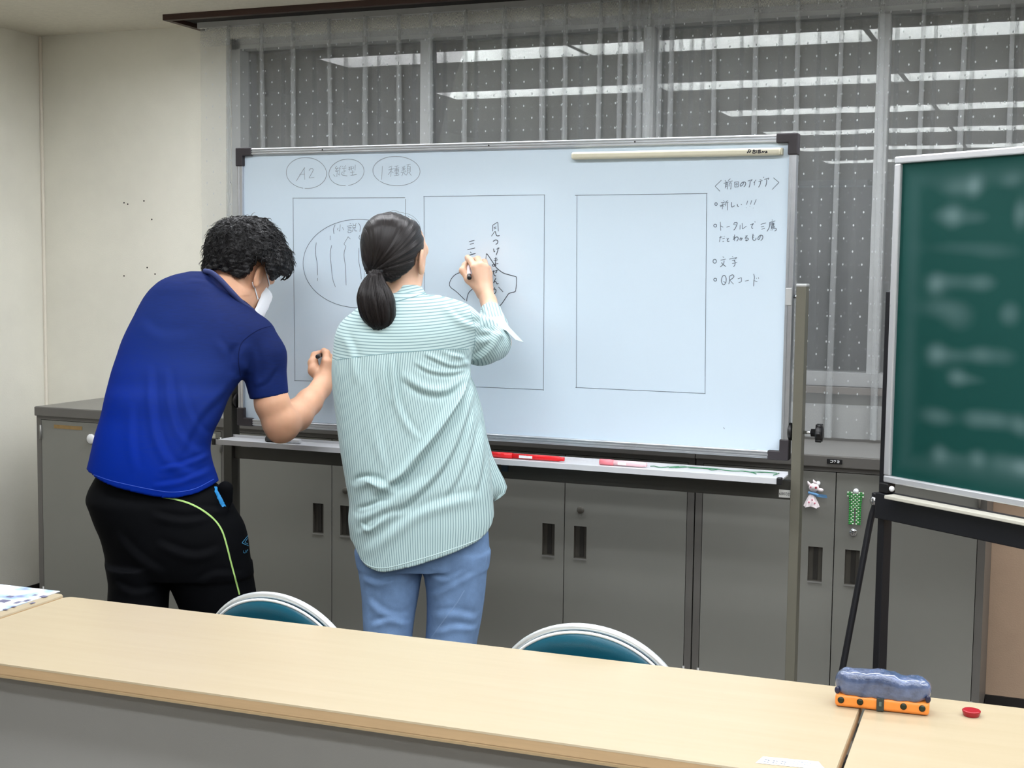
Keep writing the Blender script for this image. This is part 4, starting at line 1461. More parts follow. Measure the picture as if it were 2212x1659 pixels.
def vnormals(V, Q):
    a, b, c, d = (V[Q[:, i]] for i in range(4))
    fn = np.cross(c - a, d - b)
    N = np.zeros_like(V)
    for i in range(4):
        for j in range(3):
            N[:, j] += np.bincount(Q[:, i], fn[:, j], len(V))
    return N / (np.linalg.norm(N, axis=1, keepdims=True) + 1e-12)

def relax(V, Q, it=1, w=.5):
    E = np.concatenate([Q[:, [0, 1]], Q[:, [1, 2]], Q[:, [2, 3]], Q[:, [3, 0]]])
    for _ in range(it):
        S = np.zeros_like(V)
        C = np.bincount(E[:, 0], minlength=len(V)) + np.bincount(E[:, 1], minlength=len(V))
        for j in range(3):
            S[:, j] = np.bincount(E[:, 0], V[E[:, 1], j], len(V)) + np.bincount(E[:, 1], V[E[:, 0], j], len(V))
        V = V * (1 - w) + w * S / np.maximum(C, 1)[:, None]
    return V

def seg_dist(P, line):
    """distance of 2-D points to a polyline, and the arc position 0..1"""
    line = np.asarray(line, float)
    best = np.full(len(P), 1e9)
    pos = np.zeros(len(P))
    seg = np.linalg.norm(np.diff(line, axis=0), axis=1)
    cum = np.concatenate([[0], np.cumsum(seg)])
    side = np.zeros(len(P))
    for i in range(len(line) - 1):
        a, b = line[i], line[i + 1]
        ab = b - a
        t = np.clip(((P - a) @ ab) / (ab @ ab + 1e-12), 0, 1)
        q = P - (a + t[:, None] * ab)
        d = np.linalg.norm(q, axis=1)
        m = d < best
        best[m] = d[m]
        pos[m] = (cum[i] + t[m] * seg[i]) / cum[-1]
        side[m] = np.sign(ab[0] * q[m, 1] - ab[1] * q[m, 0])
    return best, pos, side

def folds(V, Q, lines, facing=None):
    """raise cloth folds: lines = [(polyline xz, amplitude, width)], on the side turned to the viewer"""
    N = vnormals(V, Q)
    D = np.zeros(len(V))
    P = V[:, [0, 2]]
    f = np.clip((-N[:, 1] + .15) / .5, 0, 1)
    for (ln, amp, w) in lines:
        ln = np.array(catmull(ln, 6))
        lo, hi = ln.min(0) - 4 * w, ln.max(0) + 4 * w
        m = np.all((P > lo) & (P < hi), axis=1)
        if not m.any():
            continue
        d, pos, side = seg_dist(P[m], ln)
        taper = np.clip(np.minimum(pos, 1 - pos) / .22, 0, 1) ** .7
        # ridge with a sharper valley on one side
        prof = np.exp(-(d / w) ** 2) - .75 * np.exp(-((d * side - 1.35 * w) / (.75 * w)) ** 2)
        D[m] += amp * prof * taper * f[m]
    return V + N * D[:, None]

class Figure:
    """frame standing on the floor, x to the viewer's right, y away from the viewer"""
    def __init__(self, px, py, depth, label):
        p = at_depth(px, py, depth)
        self.o = np.array([p[0], p[1], 0.0])
        self.ex = np.array([math.cos(YAW), math.sin(YAW), 0])
        self.ey = np.array([-math.sin(YAW), math.cos(YAW), 0])
        self.root = thing('person', label, 'person', tuple(self.o), YAW)

    def P(self, px, py, z):
        d = at_depth(px, py, z) - self.o
        return np.array([d @ self.ex, d @ self.ey, d[2]])

    def R(self, r, z):
        return r * z / FOC

    def row(self, py, xl, xr, z, hd):
        a, b = self.P(xl, py, z), self.P(xr, py, z)
        return ((a[2] + b[2]) / 2, a[0], b[0], (a[1] + b[1]) / 2, hd)

    def ln(self, pts, z):
        return [tuple(self.P(x, y, z)[[0, 2]]) for x, y in pts]

def surface_ribbon(fig, bvh, pts, hw, off=.0012, n=6):
    """ribbon lying on a garment, found by looking from the viewer at the given picture points"""
    pts = catmull([np.array(p, float) for p in pts], n) if len(pts) > 2 else [np.array(pts[0], float) + (np.array(pts[1], float) - np.array(pts[0], float)) * t for t in np.linspace(0, 1, 6)]
    P, N = [], []
    o = CAM - fig.o
    ol = Vector((o @ fig.ex, o @ fig.ey, o[2]))
    for q in pts:
        d = ray(*q)
        dl = Vector((d @ fig.ex, d @ fig.ey, d[2])).normalized()
        h = bvh.ray_cast(ol, dl)
        if h[0] is None:
            continue
        P.append(np.array(h[0]))
        N.append(np.array(h[1]))
    m = MB()
    if len(P) < 2:
        return m
    vs = []
    for i in range(len(P)):
        t = P[min(i + 1, len(P) - 1)] - P[max(i - 1, 0)]
        t /= np.linalg.norm(t) + 1e-9
        b = np.cross(N[i], t)
        b /= np.linalg.norm(b) + 1e-9
        for s in (-1, 0, 1):
            vs.append(P[i] + b * hw * s + N[i] * (off + (hw * .5 if s == 0 else 0)))
    fs = []
    for i in range(len(P) - 1):
        for k in (0, 1):
            fs.append((3 * i + k, 3 * i + k + 1, 3 * i + 4 + k, 3 * i + 3 + k))
    m.add(vs, fs, True)
    return m

def bvh_of(o):
    me = o.data
    return BVHTree.FromPolygons([v.co[:] for v in me.vertices], [p.vertices[:] for p in me.polygons])

def noise3(P, s, seed=0):
    """cheap smooth pseudo noise"""
    r = np.random.RandomState(seed)
    out = np.zeros(len(P))
    for k in range(6):
        w = r.normal(size=3) * s
        out += np.sin(P @ w + r.uniform(0, 6.28))
    return out / 6
# ================================================================== the woman in the striped shirt
M_skin_w = mat('skin_light', rgb(208, 168, 142), .5, var=.05, vscale=18, sss=.25)
M_skin_m = mat('skin_tan', rgb(214, 164, 132), .5, var=.07, vscale=18, sss=.2)
M_eyew = mat('eye_white', rgb(235, 232, 228), .2)
M_iris = mat('eye_dark', rgb(30, 22, 18), .15)

def unit(v):
    v = np.asarray(v, float)
    return v / np.linalg.norm(v)

def head(F, c, fdir, udir, s=1.0):
    """skull, jaw, brow, nose, lips and both ears; fdir = where the face looks, udir = up"""
    f = unit(fdir)
    u = unit(np.asarray(udir, float) - f * (np.asarray(udir, float) @ f))
    l = np.cross(u, f)                 # to the person's left
    q = lambda a, b, d: c + (f * a + l * b + u * d) * s
    ax = (f, l, u)
    F.ell(q(-.010, 0, .020), ax, (.098 * s, .077 * s, .098 * s), .01)
    F.ell(q(.025, 0, -.045), ax, (.062 * s, .058 * s, .070 * s), .03)
    F.ell(q(.055, 0, -.085), ax, (.030 * s, .032 * s, .026 * s), .03)
    F.cone(q(.086, 0, .012), q(.103, 0, -.030), .010 * s, .014 * s, .012)
    F.cone(q(.070, -.035, .022), q(.070, .035, .022), .018 * s, .018 * s, .02)
    F.cone(q(.080, -.016, -.062), q(.080, .016, -.062), .009 * s, .009 * s, .008)
    for sd in (-1, 1):
        F.ell(q(.083, sd * .032, .000), ax, (.012 * s, .016 * s, .011 * s), .012, sub=True)
        # ear: rim, lobe and hollow
        e = q(-.010, sd * .084, -.016)
        F.ell(e, (unit(f * .35 + l * sd * .94), unit(f * .94 - l * sd * .35), unit(u - f * .12)), (.0082 * s, .021 * s, .036 * s), .004)
        F.ell(e + (l * sd * .010 + f * .006 + u * .006) * s, (l, f, u), (.008 * s, .011 * s, .021 * s), .003, sub=True)
        F.cone(e + (l * sd * .002 - u * .024) * s, e + (l * sd * .002 - u * .030) * s, .008 * s, .007 * s, .006)
    return f, l, u, q

def eyes(parent, q, s=1.0):
    for sd in (-1, 1):
        c = q(.069, sd * .032, .000)
        e = MB().sphere(c, .0115 * s, nu=16, nv=10).build('eye', M_eyew, parent)
        d = q(.0765, sd * .032, -.001)
        MB().sphere(d, .0055 * s, nu=12, nv=8).build('iris', M_iris, e)

def join_meshes(parts):
    V, Q, o = [], [], 0
    for v, q in parts:
        V.append(v)
        Q.append(q + o)
        o += len(v)
    return np.concatenate(V), np.concatenate(Q)

W = Figure(905, 1300, 3.73, 'woman seen from behind in pale green striped shirt and jeans, writing on the board')
WR = W.root
P, RW = W.P, W.row

# ---- skin: head and neck
hc = P(862, 553, 3.785)
F1 = Field(hc - [.14, .16, .19], hc + [.15, .17, .14], .0028)
wf, wl, wu, wq = head(F1, hc, (.46, .88, -.05), (0, 0, 1), .96)
F1.cone(P(866, 585, 3.78), P(872, 660, 3.76), .050, .056, .02)
nV, nQ = F1.mesh()
# ---- skin: right arm and writing hand
pw = P(1051, 640, 4.00)
F2 = Field(np.minimum(P(1110, 760, 3.84), P(980, 760, 4.0)) - [.03, .06, .02], np.maximum(P(1110, 540, 4.12), P(1110, 540, 3.9)) + [.03, .04, .03], .0019)
F2.chain([(P(1078, 740, 3.86), .036), (P(1066, 690, 3.93), .030), (P(1055, 650, 3.985), .0225), (P(1047, 628, 4.00), .0215)], .012, flat=None)
MC = {'i': P(1026, 578, 4.005), 'm': P(1038, 574, 4.005), 'r': P(1049, 579, 4.015), 'p': P(1056, 590, 4.03)}
wr = P(1046, 632, 4.005)
for k_, r_ in (('i', .0125), ('m', .013), ('r', .0122), ('p', .011)):
    F2.cone(wr + (MC[k_] - MC['m']) * .35, MC[k_], .0175, r_, .012)
F2.chain([(MC['i'], .0115), (P(1016, 562, 4.030), .0098), (P(1010.5, 557, 4.062), .0086), (P(1011, 557, 4.082), .0072)], .004)
F2.chain([(MC['m'], .0118), (P(1032, 560, 4.050), .0100), (P(1021, 563, 4.078), .0086), (P(1015, 566, 4.086), .0074)], .004)
F2.chain([(MC['r'], .0112), (P(1046, 566, 4.066), .0095), (P(1034, 572, 4.090), .0082), (P(1027, 576, 4.090), .0072)], .004)
F2.chain([(MC['p'], .0100), (P(1055, 580, 4.072), .0085), (P(1046, 586, 4.092), .0074), (P(1040, 589, 4.090), .0066)], .004)
F2.chain([(P(1034, 622, 4.01), .0165), (P(1014, 603, 4.02), .0135), (P(1000, 584, 4.030), .0105), (P(1005, 573, 4.054), .0088), (P(1009, 568, 4.068), .0072)], .008)
aV, aQ = F2.mesh()
# ---- skin: left arm kept in front of her, legs and trunk under the clothes
F3 = Field((-.32, -.16, .02), (.30, .46, 1.36), .008)
F3.chain([(P(770, 720, 3.79), .040), (P(772, 850, 3.90), .036), (P(820, 835, 4.03), .026), (P(850, 830, 4.06), .024)], .02)
for i_ in range(4):
    F3.cone(P(848, 822 + i_ * 7, 4.06), P(872, 824 + i_ * 7, 4.07), .010, .009, .006)
F3.cone(P(850, 822, 4.05), P(862, 806, 4.06), .010, .009, .008)
F3.rows([RW(690, 800, 960, 3.76, .07), RW(800, 780, 960, 3.75, .08), RW(950, 790, 980, 3.75, .08), RW(1100, 790, 1030, 3.75, .09), RW(1190, 790, 1035, 3.75, .09)], .03)
for xa, xb, xc_ in ((842, 838, 842), (985, 978, 968)):
    F3.chain([(P(xa, 1190, 3.75), .070), (P(xb, 1430, 3.76), .048), (P(xc_, 1640, 3.75), .036)], .03)
bV, bQ = F3.mesh()
V_, Q_ = join_meshes([(nV, nQ), (aV, aQ), (bV, bQ)])
np_mesh('body', V_, Q_, M_skin_w, WR)
eyes(WR, wq, .96)
# nails
for a_, b_, r_ in ((P(1010, 553, 4.078), P(1011, 555, 4.086), .0046), (P(1004, 569, 4.060), P(1006, 567, 4.068), .0055)):
    MB().sphere((a_ + b_) / 2, r_, 1, 1.2, .6, 10, 6).build('nail', mat('nail', rgb(240, 200, 190), .3), WR)

# ---- hair
hairF = Field(P(765, 725, 3.80) - [0, .22, 0], P(930, 450, 3.80) + [0, .16, 0], .0028)
ZH = 3.775
cap = [(459.5, 830, 856), (463, 818, 868), (472, 803, 888), (485.6, 790, 903.6), (502, 782, 911.5), (521, 778.5, 916), (540, 779, 917), (560, 782, 916), (580, 788, 913), (600, 796, 905), (616, 806, 890)]
hairF.rows([RW(y, a, b, ZH, hd) for (y, a, b), hd in zip(cap, (.012, .045, .075, .093, .102, .107, .108, .104, .096, .085, .07))], .01, p=2.1)
hl = [(770, 593), (792, 592), (806, 594), (831, 608), (845, 610.5), (858, 604), (871, 596), (885, 585), (895, 573), (898, 560), (902, 548), (908, 541), (914, 538), (930, 534)]
hx = np.array([P(x, y, 3.72)[0] for x, y in hl])
hz = np.array([P(x, y, 3.72)[2] for x, y in hl])
z_brow = P(880, 505, 3.8)[2]
def cut_hair(x, y, z):
    lo = np.interp(x.ravel(), hx, hz)[:, None, None]
    rel = (x - hc[0]) * wf[0] + (y - hc[1]) * wf[1]
    front = np.clip((rel - .035) / .03, 0, 1)
    lim = lo + (np.maximum(z_brow, lo) - lo) * front
    return (lim - z) * .8
hairF.cut(cut_hair)
tail = [(583, 803, 822), (590, 797, 824), (600, 787, 829), (612, 779, 835), (625, 773.5, 844), (641, 770, 851), (660, 772, 854.5), (675, 776, 855), (688, 782, 853), (700, 792, 847), (707, 800, 840), (713, 810, 828)]
TZ_ = lambda y: 3.652 - .02 * min(1, (y - 583) / 50.)
hairF.rows([RW(y, a, b, TZ_(y), hd) for (y, a, b), hd in zip(tail, (.014, .017, .025, .033, .040, .045, .045, .042, .038, .031, .024, .010))], .006, p=2.1)
hV, hQ = hairF.mesh()
tie = P(812, 587, 3.67)
N_ = vnormals(hV, hQ)
ztie = tie[2]
is_tail = (hV[:, 2] < ztie - .004) & (hV[:, 1] < P(812, 600, 3.69)[1])
phi = np.arctan2(hV[:, 2] - ztie, hV[:, 0] - tie[0] + .35 * hV[:, 1])
tc_ = np.interp(hV[:, 2], [P(812, y, 3.64)[2] for y, _, _ in tail][::-1], [(P(a, y, 3.64)[0] + P(b, y, 3.64)[0]) / 2 for y, a, b in tail][::-1])
ta_ = np.interp(hV[:, 2], [P(812, y, 3.64)[2] for y, _, _ in tail][::-1], [(P(b, y, 3.64)[0] - P(a, y, 3.64)[0]) / 2 for y, a, b in tail][::-1])
flow = np.where(is_tail, (hV[:, 0] - tc_) / np.maximum(ta_, .01) * 1.3 + .6 * hV[:, 1], phi)
rg = np.random.RandomState(2)
g = np.zeros(len(hV))
for fq, am in ((9, 1.0), (17, .9), (31, .8), (47, .6), (70, .4)):
    g += am * np.sin(flow * fq + rg.uniform(0, 6.3) + 1.5 * np.sin(hV[:, 2] * 30 + fq))
hV = hV + N_ * (g * .00075)[:, None]
hair_mat = bpy.data.materials.new('straight_hair')
hair_mat.use_nodes = True
nt = hair_mat.node_tree
b = nt.nodes['Principled BSDF']
b.inputs['Roughness'].default_value = .42
b.inputs['Specular IOR Level'].default_value = .3
at = nt.nodes.new('ShaderNodeAttribute')
at.attribute_name = 'flow'
no = nt.nodes.new('ShaderNodeTexNoise')
no.noise_dimensions = '1D'
no.inputs['Scale'].default_value = 55
no.inputs['Detail'].default_value = 4
nt.links.new(at.outputs['Fac'], no.inputs['W'])
rp = nt.nodes.new('ShaderNodeValToRGB')
rp.color_ramp.elements[0].position, rp.color_ramp.elements[0].color = .3, rgb(9, 7, 8)
rp.color_ramp.elements[1].position, rp.color_ramp.elements[1].color = .75, rgb(33, 26, 25)
nt.links.new(no.outputs['Fac'], rp.inputs[0])
nt.links.new(rp.outputs[0], b.inputs['Base Color'])
bp_ = nt.nodes.new('ShaderNodeBump')
bp_.inputs['Strength'].default_value = .5
bp_.inputs['Distance'].default_value = .002
nt.links.new(no.outputs['Fac'], bp_.inputs['Height'])
nt.links.new(bp_.outputs[0], b.inputs['Normal'])
ho = np_mesh('hair', hV, hQ, hair_mat, WR)
fa = ho.data.attributes.new('flow', 'FLOAT', 'POINT')
if len(ho.data.vertices) == len(flow):
    fa.data.foreach_set('value', flow.astype(np.float32))
# loose strands at the outline and down the tail
st = MB()
rr = random.Random(8)
for (pts) in ([(845, 460), (866, 459), (890, 466), (905, 482), (909, 500)], [(838, 459), (850, 455), (862, 457)], [(880, 466), (900, 480), (912, 505)],
              [(846, 628), (854, 645), (857, 670), (852, 695)], [(835, 612), (848, 632), (851, 655)], [(785, 570), (787, 588), (786, 605)]):
    st.tube(catmull([P(x, y, 3.72) for x, y in pts], 6), .00032, n=4)
for k in range(70):
    u0_, u1_ = rr.uniform(-.95, .95), rr.uniform(-.1, .1)
    pts = []
    y_end = rr.uniform(670, 716)
    for y in np.linspace(590, y_end, 9):
        j = np.interp(y, [q[0] for q in tail], range(len(tail)))
        a = np.interp(j, range(len(tail)), [q[1] for q in tail])
        b2 = np.interp(j, range(len(tail)), [q[2] for q in tail])
        hd = np.interp(j, range(len(tail)), (.014, .017, .025, .033, .040, .045, .045, .042, .038, .031, .024, .010))
        uu = np.clip(u0_ + u1_ * (y - 590) / 100, -.97, .97)
        c_ = P((a + b2) / 2 + uu * (b2 - a) / 2, y, TZ_(y))
        pts.append(c_ - [0, hd * math.sqrt(max(0, 1 - uu * uu)) + .0006, 0])
    st.tube(catmull(pts, 2), .0008, n=4)
st.build('hair_strands', hair_mat, ho)['kind'] = 'stuff'
tb2 = MB()
ring = [tie + np.array([.016 * math.cos(a), -.004 + .017 * math.sin(a), .002 * math.cos(a)]) for a in np.linspace(0, 2 * math.pi, 25)]
tb2.tube(ring, .0042, n=8).build('hair_tie', mat('hair_tie', rgb(18, 16, 18), .7), WR)

# ---- shirt
S_ = Field((P(700, 900, 3.72)[0], -.20, P(900, 1245, 3.72)[2]), (P(1128, 900, 3.8)[0], .32, P(900, 605, 3.74)[2]), .0040)
ZS = 3.73
tor = [(637, 838, 948, .060), (646, 815, 985, .075), (660, 783, 1010, .090), (675, 762, 1022, .10), (692, 742, 1028, .11), (715, 728, 1028, .118), (760, 720, 1020, .122), (800, 717, 1016, .124),
       (850, 720, 1027, .124), (910, 727, 1041, .126), (970, 735, 1054, .13), (1040, 747, 1063, .134), (1090, 755, 1066, .138), (1120, 753, 1068, .14), (1160, 757, 1066, .14), (1200, 762, 1064, .14), (1240, 764, 1062, .14)]
S_.rows([RW(y, a, b, ZS, hd) for y, a, b, hd in tor], .012, p=2.2)
S_.chain([(P(992, 712, 3.75), .068), (P(1040, 738, 3.80), .064), (P(1066, 742, 3.835), .050)], .02)
S_.chain([(P(1062, 735, 3.84), .050), (P(1066, 705, 3.90), .040), (P(1060, 672, 3.95), .031)], .012)
S_.chain([(P(768, 725, 3.78), .052), (P(768, 850, 3.88), .046), (P(812, 838, 4.0), .036)], .02)
# collar standing round the neck
S_.rows([RW(614, 848, 908, 3.775, .058), RW(628, 842, 916, 3.772, .064), RW(645, 828, 930, 3.765, .072), RW(660, 815, 945, 3.76, .078)], .008, p=2.1)
S_.rows([RW(600, 853, 903, 3.78, .050), RW(640, 853, 903, 3.775, .050)], .0, p=2.0, sub=True)
hm = [(700, 1150), (757, 1180), (768, 1197), (778, 1213), (790, 1224), (810, 1231), (830, 1233), (865, 1225), (900, 1216), (980, 1191), (1030, 1172), (1050, 1158), (1062, 1142), (1072, 1110), (1090, 1080), (1130, 1060)]
hmx = np.array([P(x, y, 3.63)[0] for x, y in hm])
hmz = np.array([P(x, y, 3.63)[2] for x, y in hm])
S_.cut(lambda x, y, z: np.interp(x.ravel(), hmx, hmz)[:, None, None] + .10 * np.clip(y, 0, .2) - z)
# open end of the cuff
cd_ = unit(P(1058, 662, 3.97) - P(1066, 705, 3.90))
cp_ = P(1061, 670, 3.957)
x_lim = P(1036, 700, 3.9)[0]
S_.cut(lambda x, y, z: np.where((x > x_lim) & (z > P(1060, 712, 3.9)[2]), (x - cp_[0]) * cd_[0] + (y - cp_[1]) * cd_[1] + (z - cp_[2]) * cd_[2], -1.0))
sV, sQ = S_.mesh()
L = W.ln
FZ = 3.62
sV = folds(sV, sQ, [
    (L([(1013, 802), (990, 858), (955, 918), (912, 975), (862, 1028), (805, 1066)], FZ), 0.0165, .012),
    (L([(1014, 800), (994, 850), (962, 905), (925, 955), (880, 1005)], FZ), .0075, .0055),
    (L([(1008, 790), (975, 790), (940, 775), (915, 762)], FZ), .0050, .0060),
    (L([(1006, 800), (970, 806), (930, 800), (895, 780)], FZ), .0048, .0065),
    (L([(1010, 776), (985, 770), (955, 760)], FZ), .0040, .0055),
    (L([(1020, 825), (1018, 900), (1000, 975)], FZ), .0050, .0070),
    (L([(830, 770), (833, 820), (843, 870)], FZ), .0040, .0050),
    (L([(850, 768), (856, 830), (852, 880)], FZ), .0045, .0050),
    (L([(765, 1045), (790, 1036), (815, 1046), (830, 1040)], FZ), .0050, .0060),
    (L([(768, 1110), (800, 1098), (835, 1080)], FZ), .0050, .0065),
    (L([(775, 1135), (800, 1145), (835, 1118)], FZ), .0045, .0060),
    (L([(1040, 672), (1052, 690), (1075, 698)], FZ + .05), .0045, .0055),
    (L([(1032, 715), (1062, 722), (1090, 735)], FZ + .05), .0045, .0070),
    (L([(1008, 806), (965, 842), (915, 838), (868, 806)], FZ), 0.0072, .012),
    (L([(1016, 818), (1003, 898), (965, 988), (905, 1058), (835, 1108)], FZ), 0.0095, .011),
    (L([(1028, 880), (1012, 965), (985, 1030), (950, 1080)], FZ), 0.0052, .010),
    (L([(1042, 930), (1036, 1010), (1020, 1080)], FZ), 0.0043, .010),
    (L([(848, 772), (852, 850), (872, 905), (905, 950)], FZ), 0.0058, .010),
    (L([(822, 772), (826, 850), (815, 940), (830, 1010)], FZ), 0.0051, .012),
    (L([(790, 800), (800, 880), (795, 960)], FZ), 0.0038, .014),
    (L([(760, 1060), (800, 1042), (845, 1058), (880, 1050)], FZ), 0.0072, .012),
    (L([(762, 1128), (810, 1108), (860, 1075), (920, 1030)], FZ), 0.0080, .013),
    (L([(770, 1160), (830, 1120), (890, 1100)], FZ), 0.0043, .010),
    (L([(790, 1200), (850, 1150), (905, 1110), (980, 1085), (1040, 1080)], FZ), 0.0058, .016),
    (L([(950, 655), (985, 690), (1020, 708), (1048, 706)], FZ), 0.0058, .010),
    (L([(1015, 668), (1035, 690), (1060, 700)], FZ + .05), 0.0058, .008),
    (L([(1018, 785), (1050, 765), (1082, 722)], FZ + .05), 0.0065, .010),
    (L([(1025, 740), (1060, 735), (1085, 712)], FZ + .05), 0.0058, .010),
    (L([(960, 770), (990, 775), (1012, 795)], FZ), 0.0051, .008),
    (L([(735, 720), (760, 770), (770, 830)], FZ), 0.0043, .012)])
sV = relax(sV, sQ, 1, .3)
# stripe coordinate: across the yoke, round the body, along the sleeve
yk = [(700, 786), (728, 777), (845, 763), (975, 754), (1015, 755), (1100, 752)]
ykx = np.array([P(x, y, FZ)[0] for x, y in yk])
ykz = np.array([P(x, y, FZ)[2] for x, y in yk])
sl = [(1002, 640), (1022, 690), (1026, 725), (1016, 798)]
slz = np.array([P(x, y, FZ)[2] for x, y in sl])[::-1]
slx = np.array([P(x, y, FZ)[0] for x, y in sl])[::-1]
zz_ = np.array([P(900, y, ZS)[2] for y, a, b, hd in tor])[::-1]
cc_ = np.array([(P(a, y, ZS)[0] + P(b, y, ZS)[0]) / 2 for y, a, b, hd in tor])[::-1]
aa_ = np.array([(P(b, y, ZS)[0] - P(a, y, ZS)[0]) / 2 for y, a, b, hd in tor])[::-1]
x, y, z = sV.T
ztop = np.interp(x, ykx, ykz)
xs_ = np.interp(z, slz, slx)
a_here = np.interp(z, zz_, aa_)
th_ = np.clip((x - np.interp(z, zz_, cc_)) / np.maximum(a_here, .05), -1.05, 1.05)
s_body = 1.25 * (th_ * .20 + .35 * np.maximum(y + .02, 0) * np.sign(th_) + .006 * np.sin(z * 14) * th_)
s_yoke = z - .07 * x + .02 * np.cos(x * 6) - .06 * y
ar = unit(P(1072, 755, 3.82)[[0, 2]] - P(990, 700, 3.75)[[0, 2]])
s_slv = 1.15 * ((x * -ar[1] + z * ar[0]) + .35 * y)
r_yoke = z - ztop
r_slv = np.minimum(x - xs_, z - P(1000, 805, FZ)[2])
r_cuff = np.minimum(r_slv, np.minimum(z - P(1060, 700, 3.9)[2], x - P(1040, 690, 3.9)[0]))
r_col = np.minimum(z - P(880, 634, FZ)[2], np.minimum(P(935, 640, FZ)[0] - x, x - P(830, 640, FZ)[0]))
S_ATTR = {'s_body': s_body, 's_yoke': s_yoke, 's_sleeve': s_slv, 's_cuff': x * .94 + z * .3, 's_collar': z - .22 * x,
          'r_yoke': r_yoke, 'r_sleeve': r_slv, 'r_cuff': r_cuff, 'r_collar': r_col}

def stripe_mat():
    m = bpy.data.materials.new('striped_cotton')
    m.use_nodes = True
    nt = m.node_tree
    L = nt.links.new
    b = nt.nodes['Principled BSDF']
    b.inputs['Roughness'].default_value = .75
    b.inputs['Sheen Weight'].default_value = .1
    def attr(nm):
        a = nt.nodes.new('ShaderNodeAttribute')
        a.attribute_name = nm
        return a.outputs['Fac']
    cur = attr('s_body')
    for sn, rn in (('s_yoke', 'r_yoke'), ('s_sleeve', 'r_sleeve'), ('s_cuff', 'r_cuff'), ('s_collar', 'r_collar')):
        gt = nt.nodes.new('ShaderNodeMath')
        gt.operation = 'GREATER_THAN'
        gt.inputs[1].default_value = 0.0
        L(attr(rn), gt.inputs[0])
        mx = nt.nodes.new('ShaderNodeMix')
        mx.data_type = 'FLOAT'
        L(gt.outputs[0], mx.inputs[0])
        L(cur, mx.inputs[2])
        L(attr(sn), mx.inputs[3])
        cur = mx.outputs[0]
    dv = nt.nodes.new('ShaderNodeMath')
    dv.operation = 'DIVIDE'
    dv.inputs[1].default_value = .0082
    fr = nt.nodes.new('ShaderNodeMath')
    fr.operation = 'FRACT'
    L(cur, dv.inputs[0])
    L(dv.outputs[0], fr.inputs[0])
    rp = nt.nodes.new('ShaderNodeValToRGB')
    e = rp.color_ramp.elements
    e[0].position, e[0].color = .0, rgb(180, 203, 203)
    e[1].position, e[1].color = 1.0, rgb(180, 203, 203)
    for p_, c_ in ((.56, rgb(180, 203, 203)), (.66, rgb(122, 150, 154)), (.90, rgb(122, 150, 154))):
        q = e.new(p_)
        q.color = c_
    L(fr.outputs[0], rp.inputs[0])
    L(rp.outputs[0], b.inputs['Base Color'])
    return m
M_str = stripe_mat()
so = np_mesh('shirt', sV, sQ, M_str, WR)
def put_attr(ob, name, vals):
    a = ob.data.attributes.new(name, 'FLOAT', 'POINT')
    a.data.foreach_set('value', np.asarray(vals, np.float32))
for nm, vals in S_ATTR.items():
    put_attr(so, nm, vals)
bv = bvh_of(so)
M_seam = mat('shirt_seam', rgb(120, 155, 160), .8)
M_seam_l = mat('shirt_hem', rgb(190, 214, 214), .8)
surface_ribbon(W, bv, [(726, 778), (780, 770), (845, 763), (910, 758), (975, 754), (1012, 755)], .0008, .0004).build('yoke_seam', M_seam, so)
surface_ribbon(W, bv, [(1016, 672), (1026, 710), (1024, 750), (1016, 790)], .0008, .0004).build('armhole_seam', M_seam, so)
surface_ribbon(W, bv, [(772, 1196), (792, 1219), (830, 1227), (900, 1210), (980, 1185), (1040, 1161), (1060, 1140)], .0014, .0005).build('hem', M_seam_l, so)
surface_ribbon(W, bv, [(852, 652), (880, 645), (905, 638), (925, 630)], .0016, .0008).build('collar_fold', M_seam, so)
# loose front tail of the shirt hanging at her right side
vs, fs = [], []
prof = [(786, 985, 1000), (806, 990, 1012), (832, 998, 1025), (860, 1006, 1034), (890, 1015, 1042), (940, 1025, 1050), (985, 1032, 1063), (1015, 1038, 1077), (1035, 1042, 1088), (1052, 1046, 1095), (1066, 1050, 1091), (1076, 1052, 1080), (1083, 1054, 1068)]
NU = 10
svals = []
for i, (yy, xa, xb) in enumerate(prof):
    for j in range(NU + 1):
        t = j / NU
        p = P(xa + (xb - xa) * t, yy, 3.76 + .05 * t + .012 * math.sin(t * 5 + i * .4))
        vs.append(p)
        svals.append(t * .075 + i * .001)
for i in range(len(prof) - 1):
    for j in range(NU):
        k = i * (NU + 1) + j
        fs.append((k, k + 1, k + NU + 2, k + NU + 1))
ft = mesh_obj('shirt_front_tail', vs, fs, M_str, so, True)
put_attr(ft, 's_body', svals)
md = ft.modifiers.new('thick', 'SOLIDIFY')
md.thickness = .002
# turned back cuff flap
cf = [(P(1052, 686, 3.814), 0), (P(1085, 682, 3.827), .01), (P(1100, 706, 3.820), .02), (P(1131, 739, 3.817), .03), (P(1114, 734, 3.808), .035), (P(1093, 714, 3.800), .04), (P(1070, 704, 3.790), .05)]
vs = [c for c, _ in cf] + [c + np.array([.0, .004, -.001]) for c, _ in cf]
n = len(cf)
fs = [tuple(range(n)), tuple(reversed(range(n, 2 * n)))] + [(i, n + i, n + (i + 1) % n, (i + 1) % n) for i in range(n)]
fl_ = mesh_obj('cuff_flap', vs, fs, M_str, so)
put_attr(fl_, 's_body', np.zeros(2 * n))

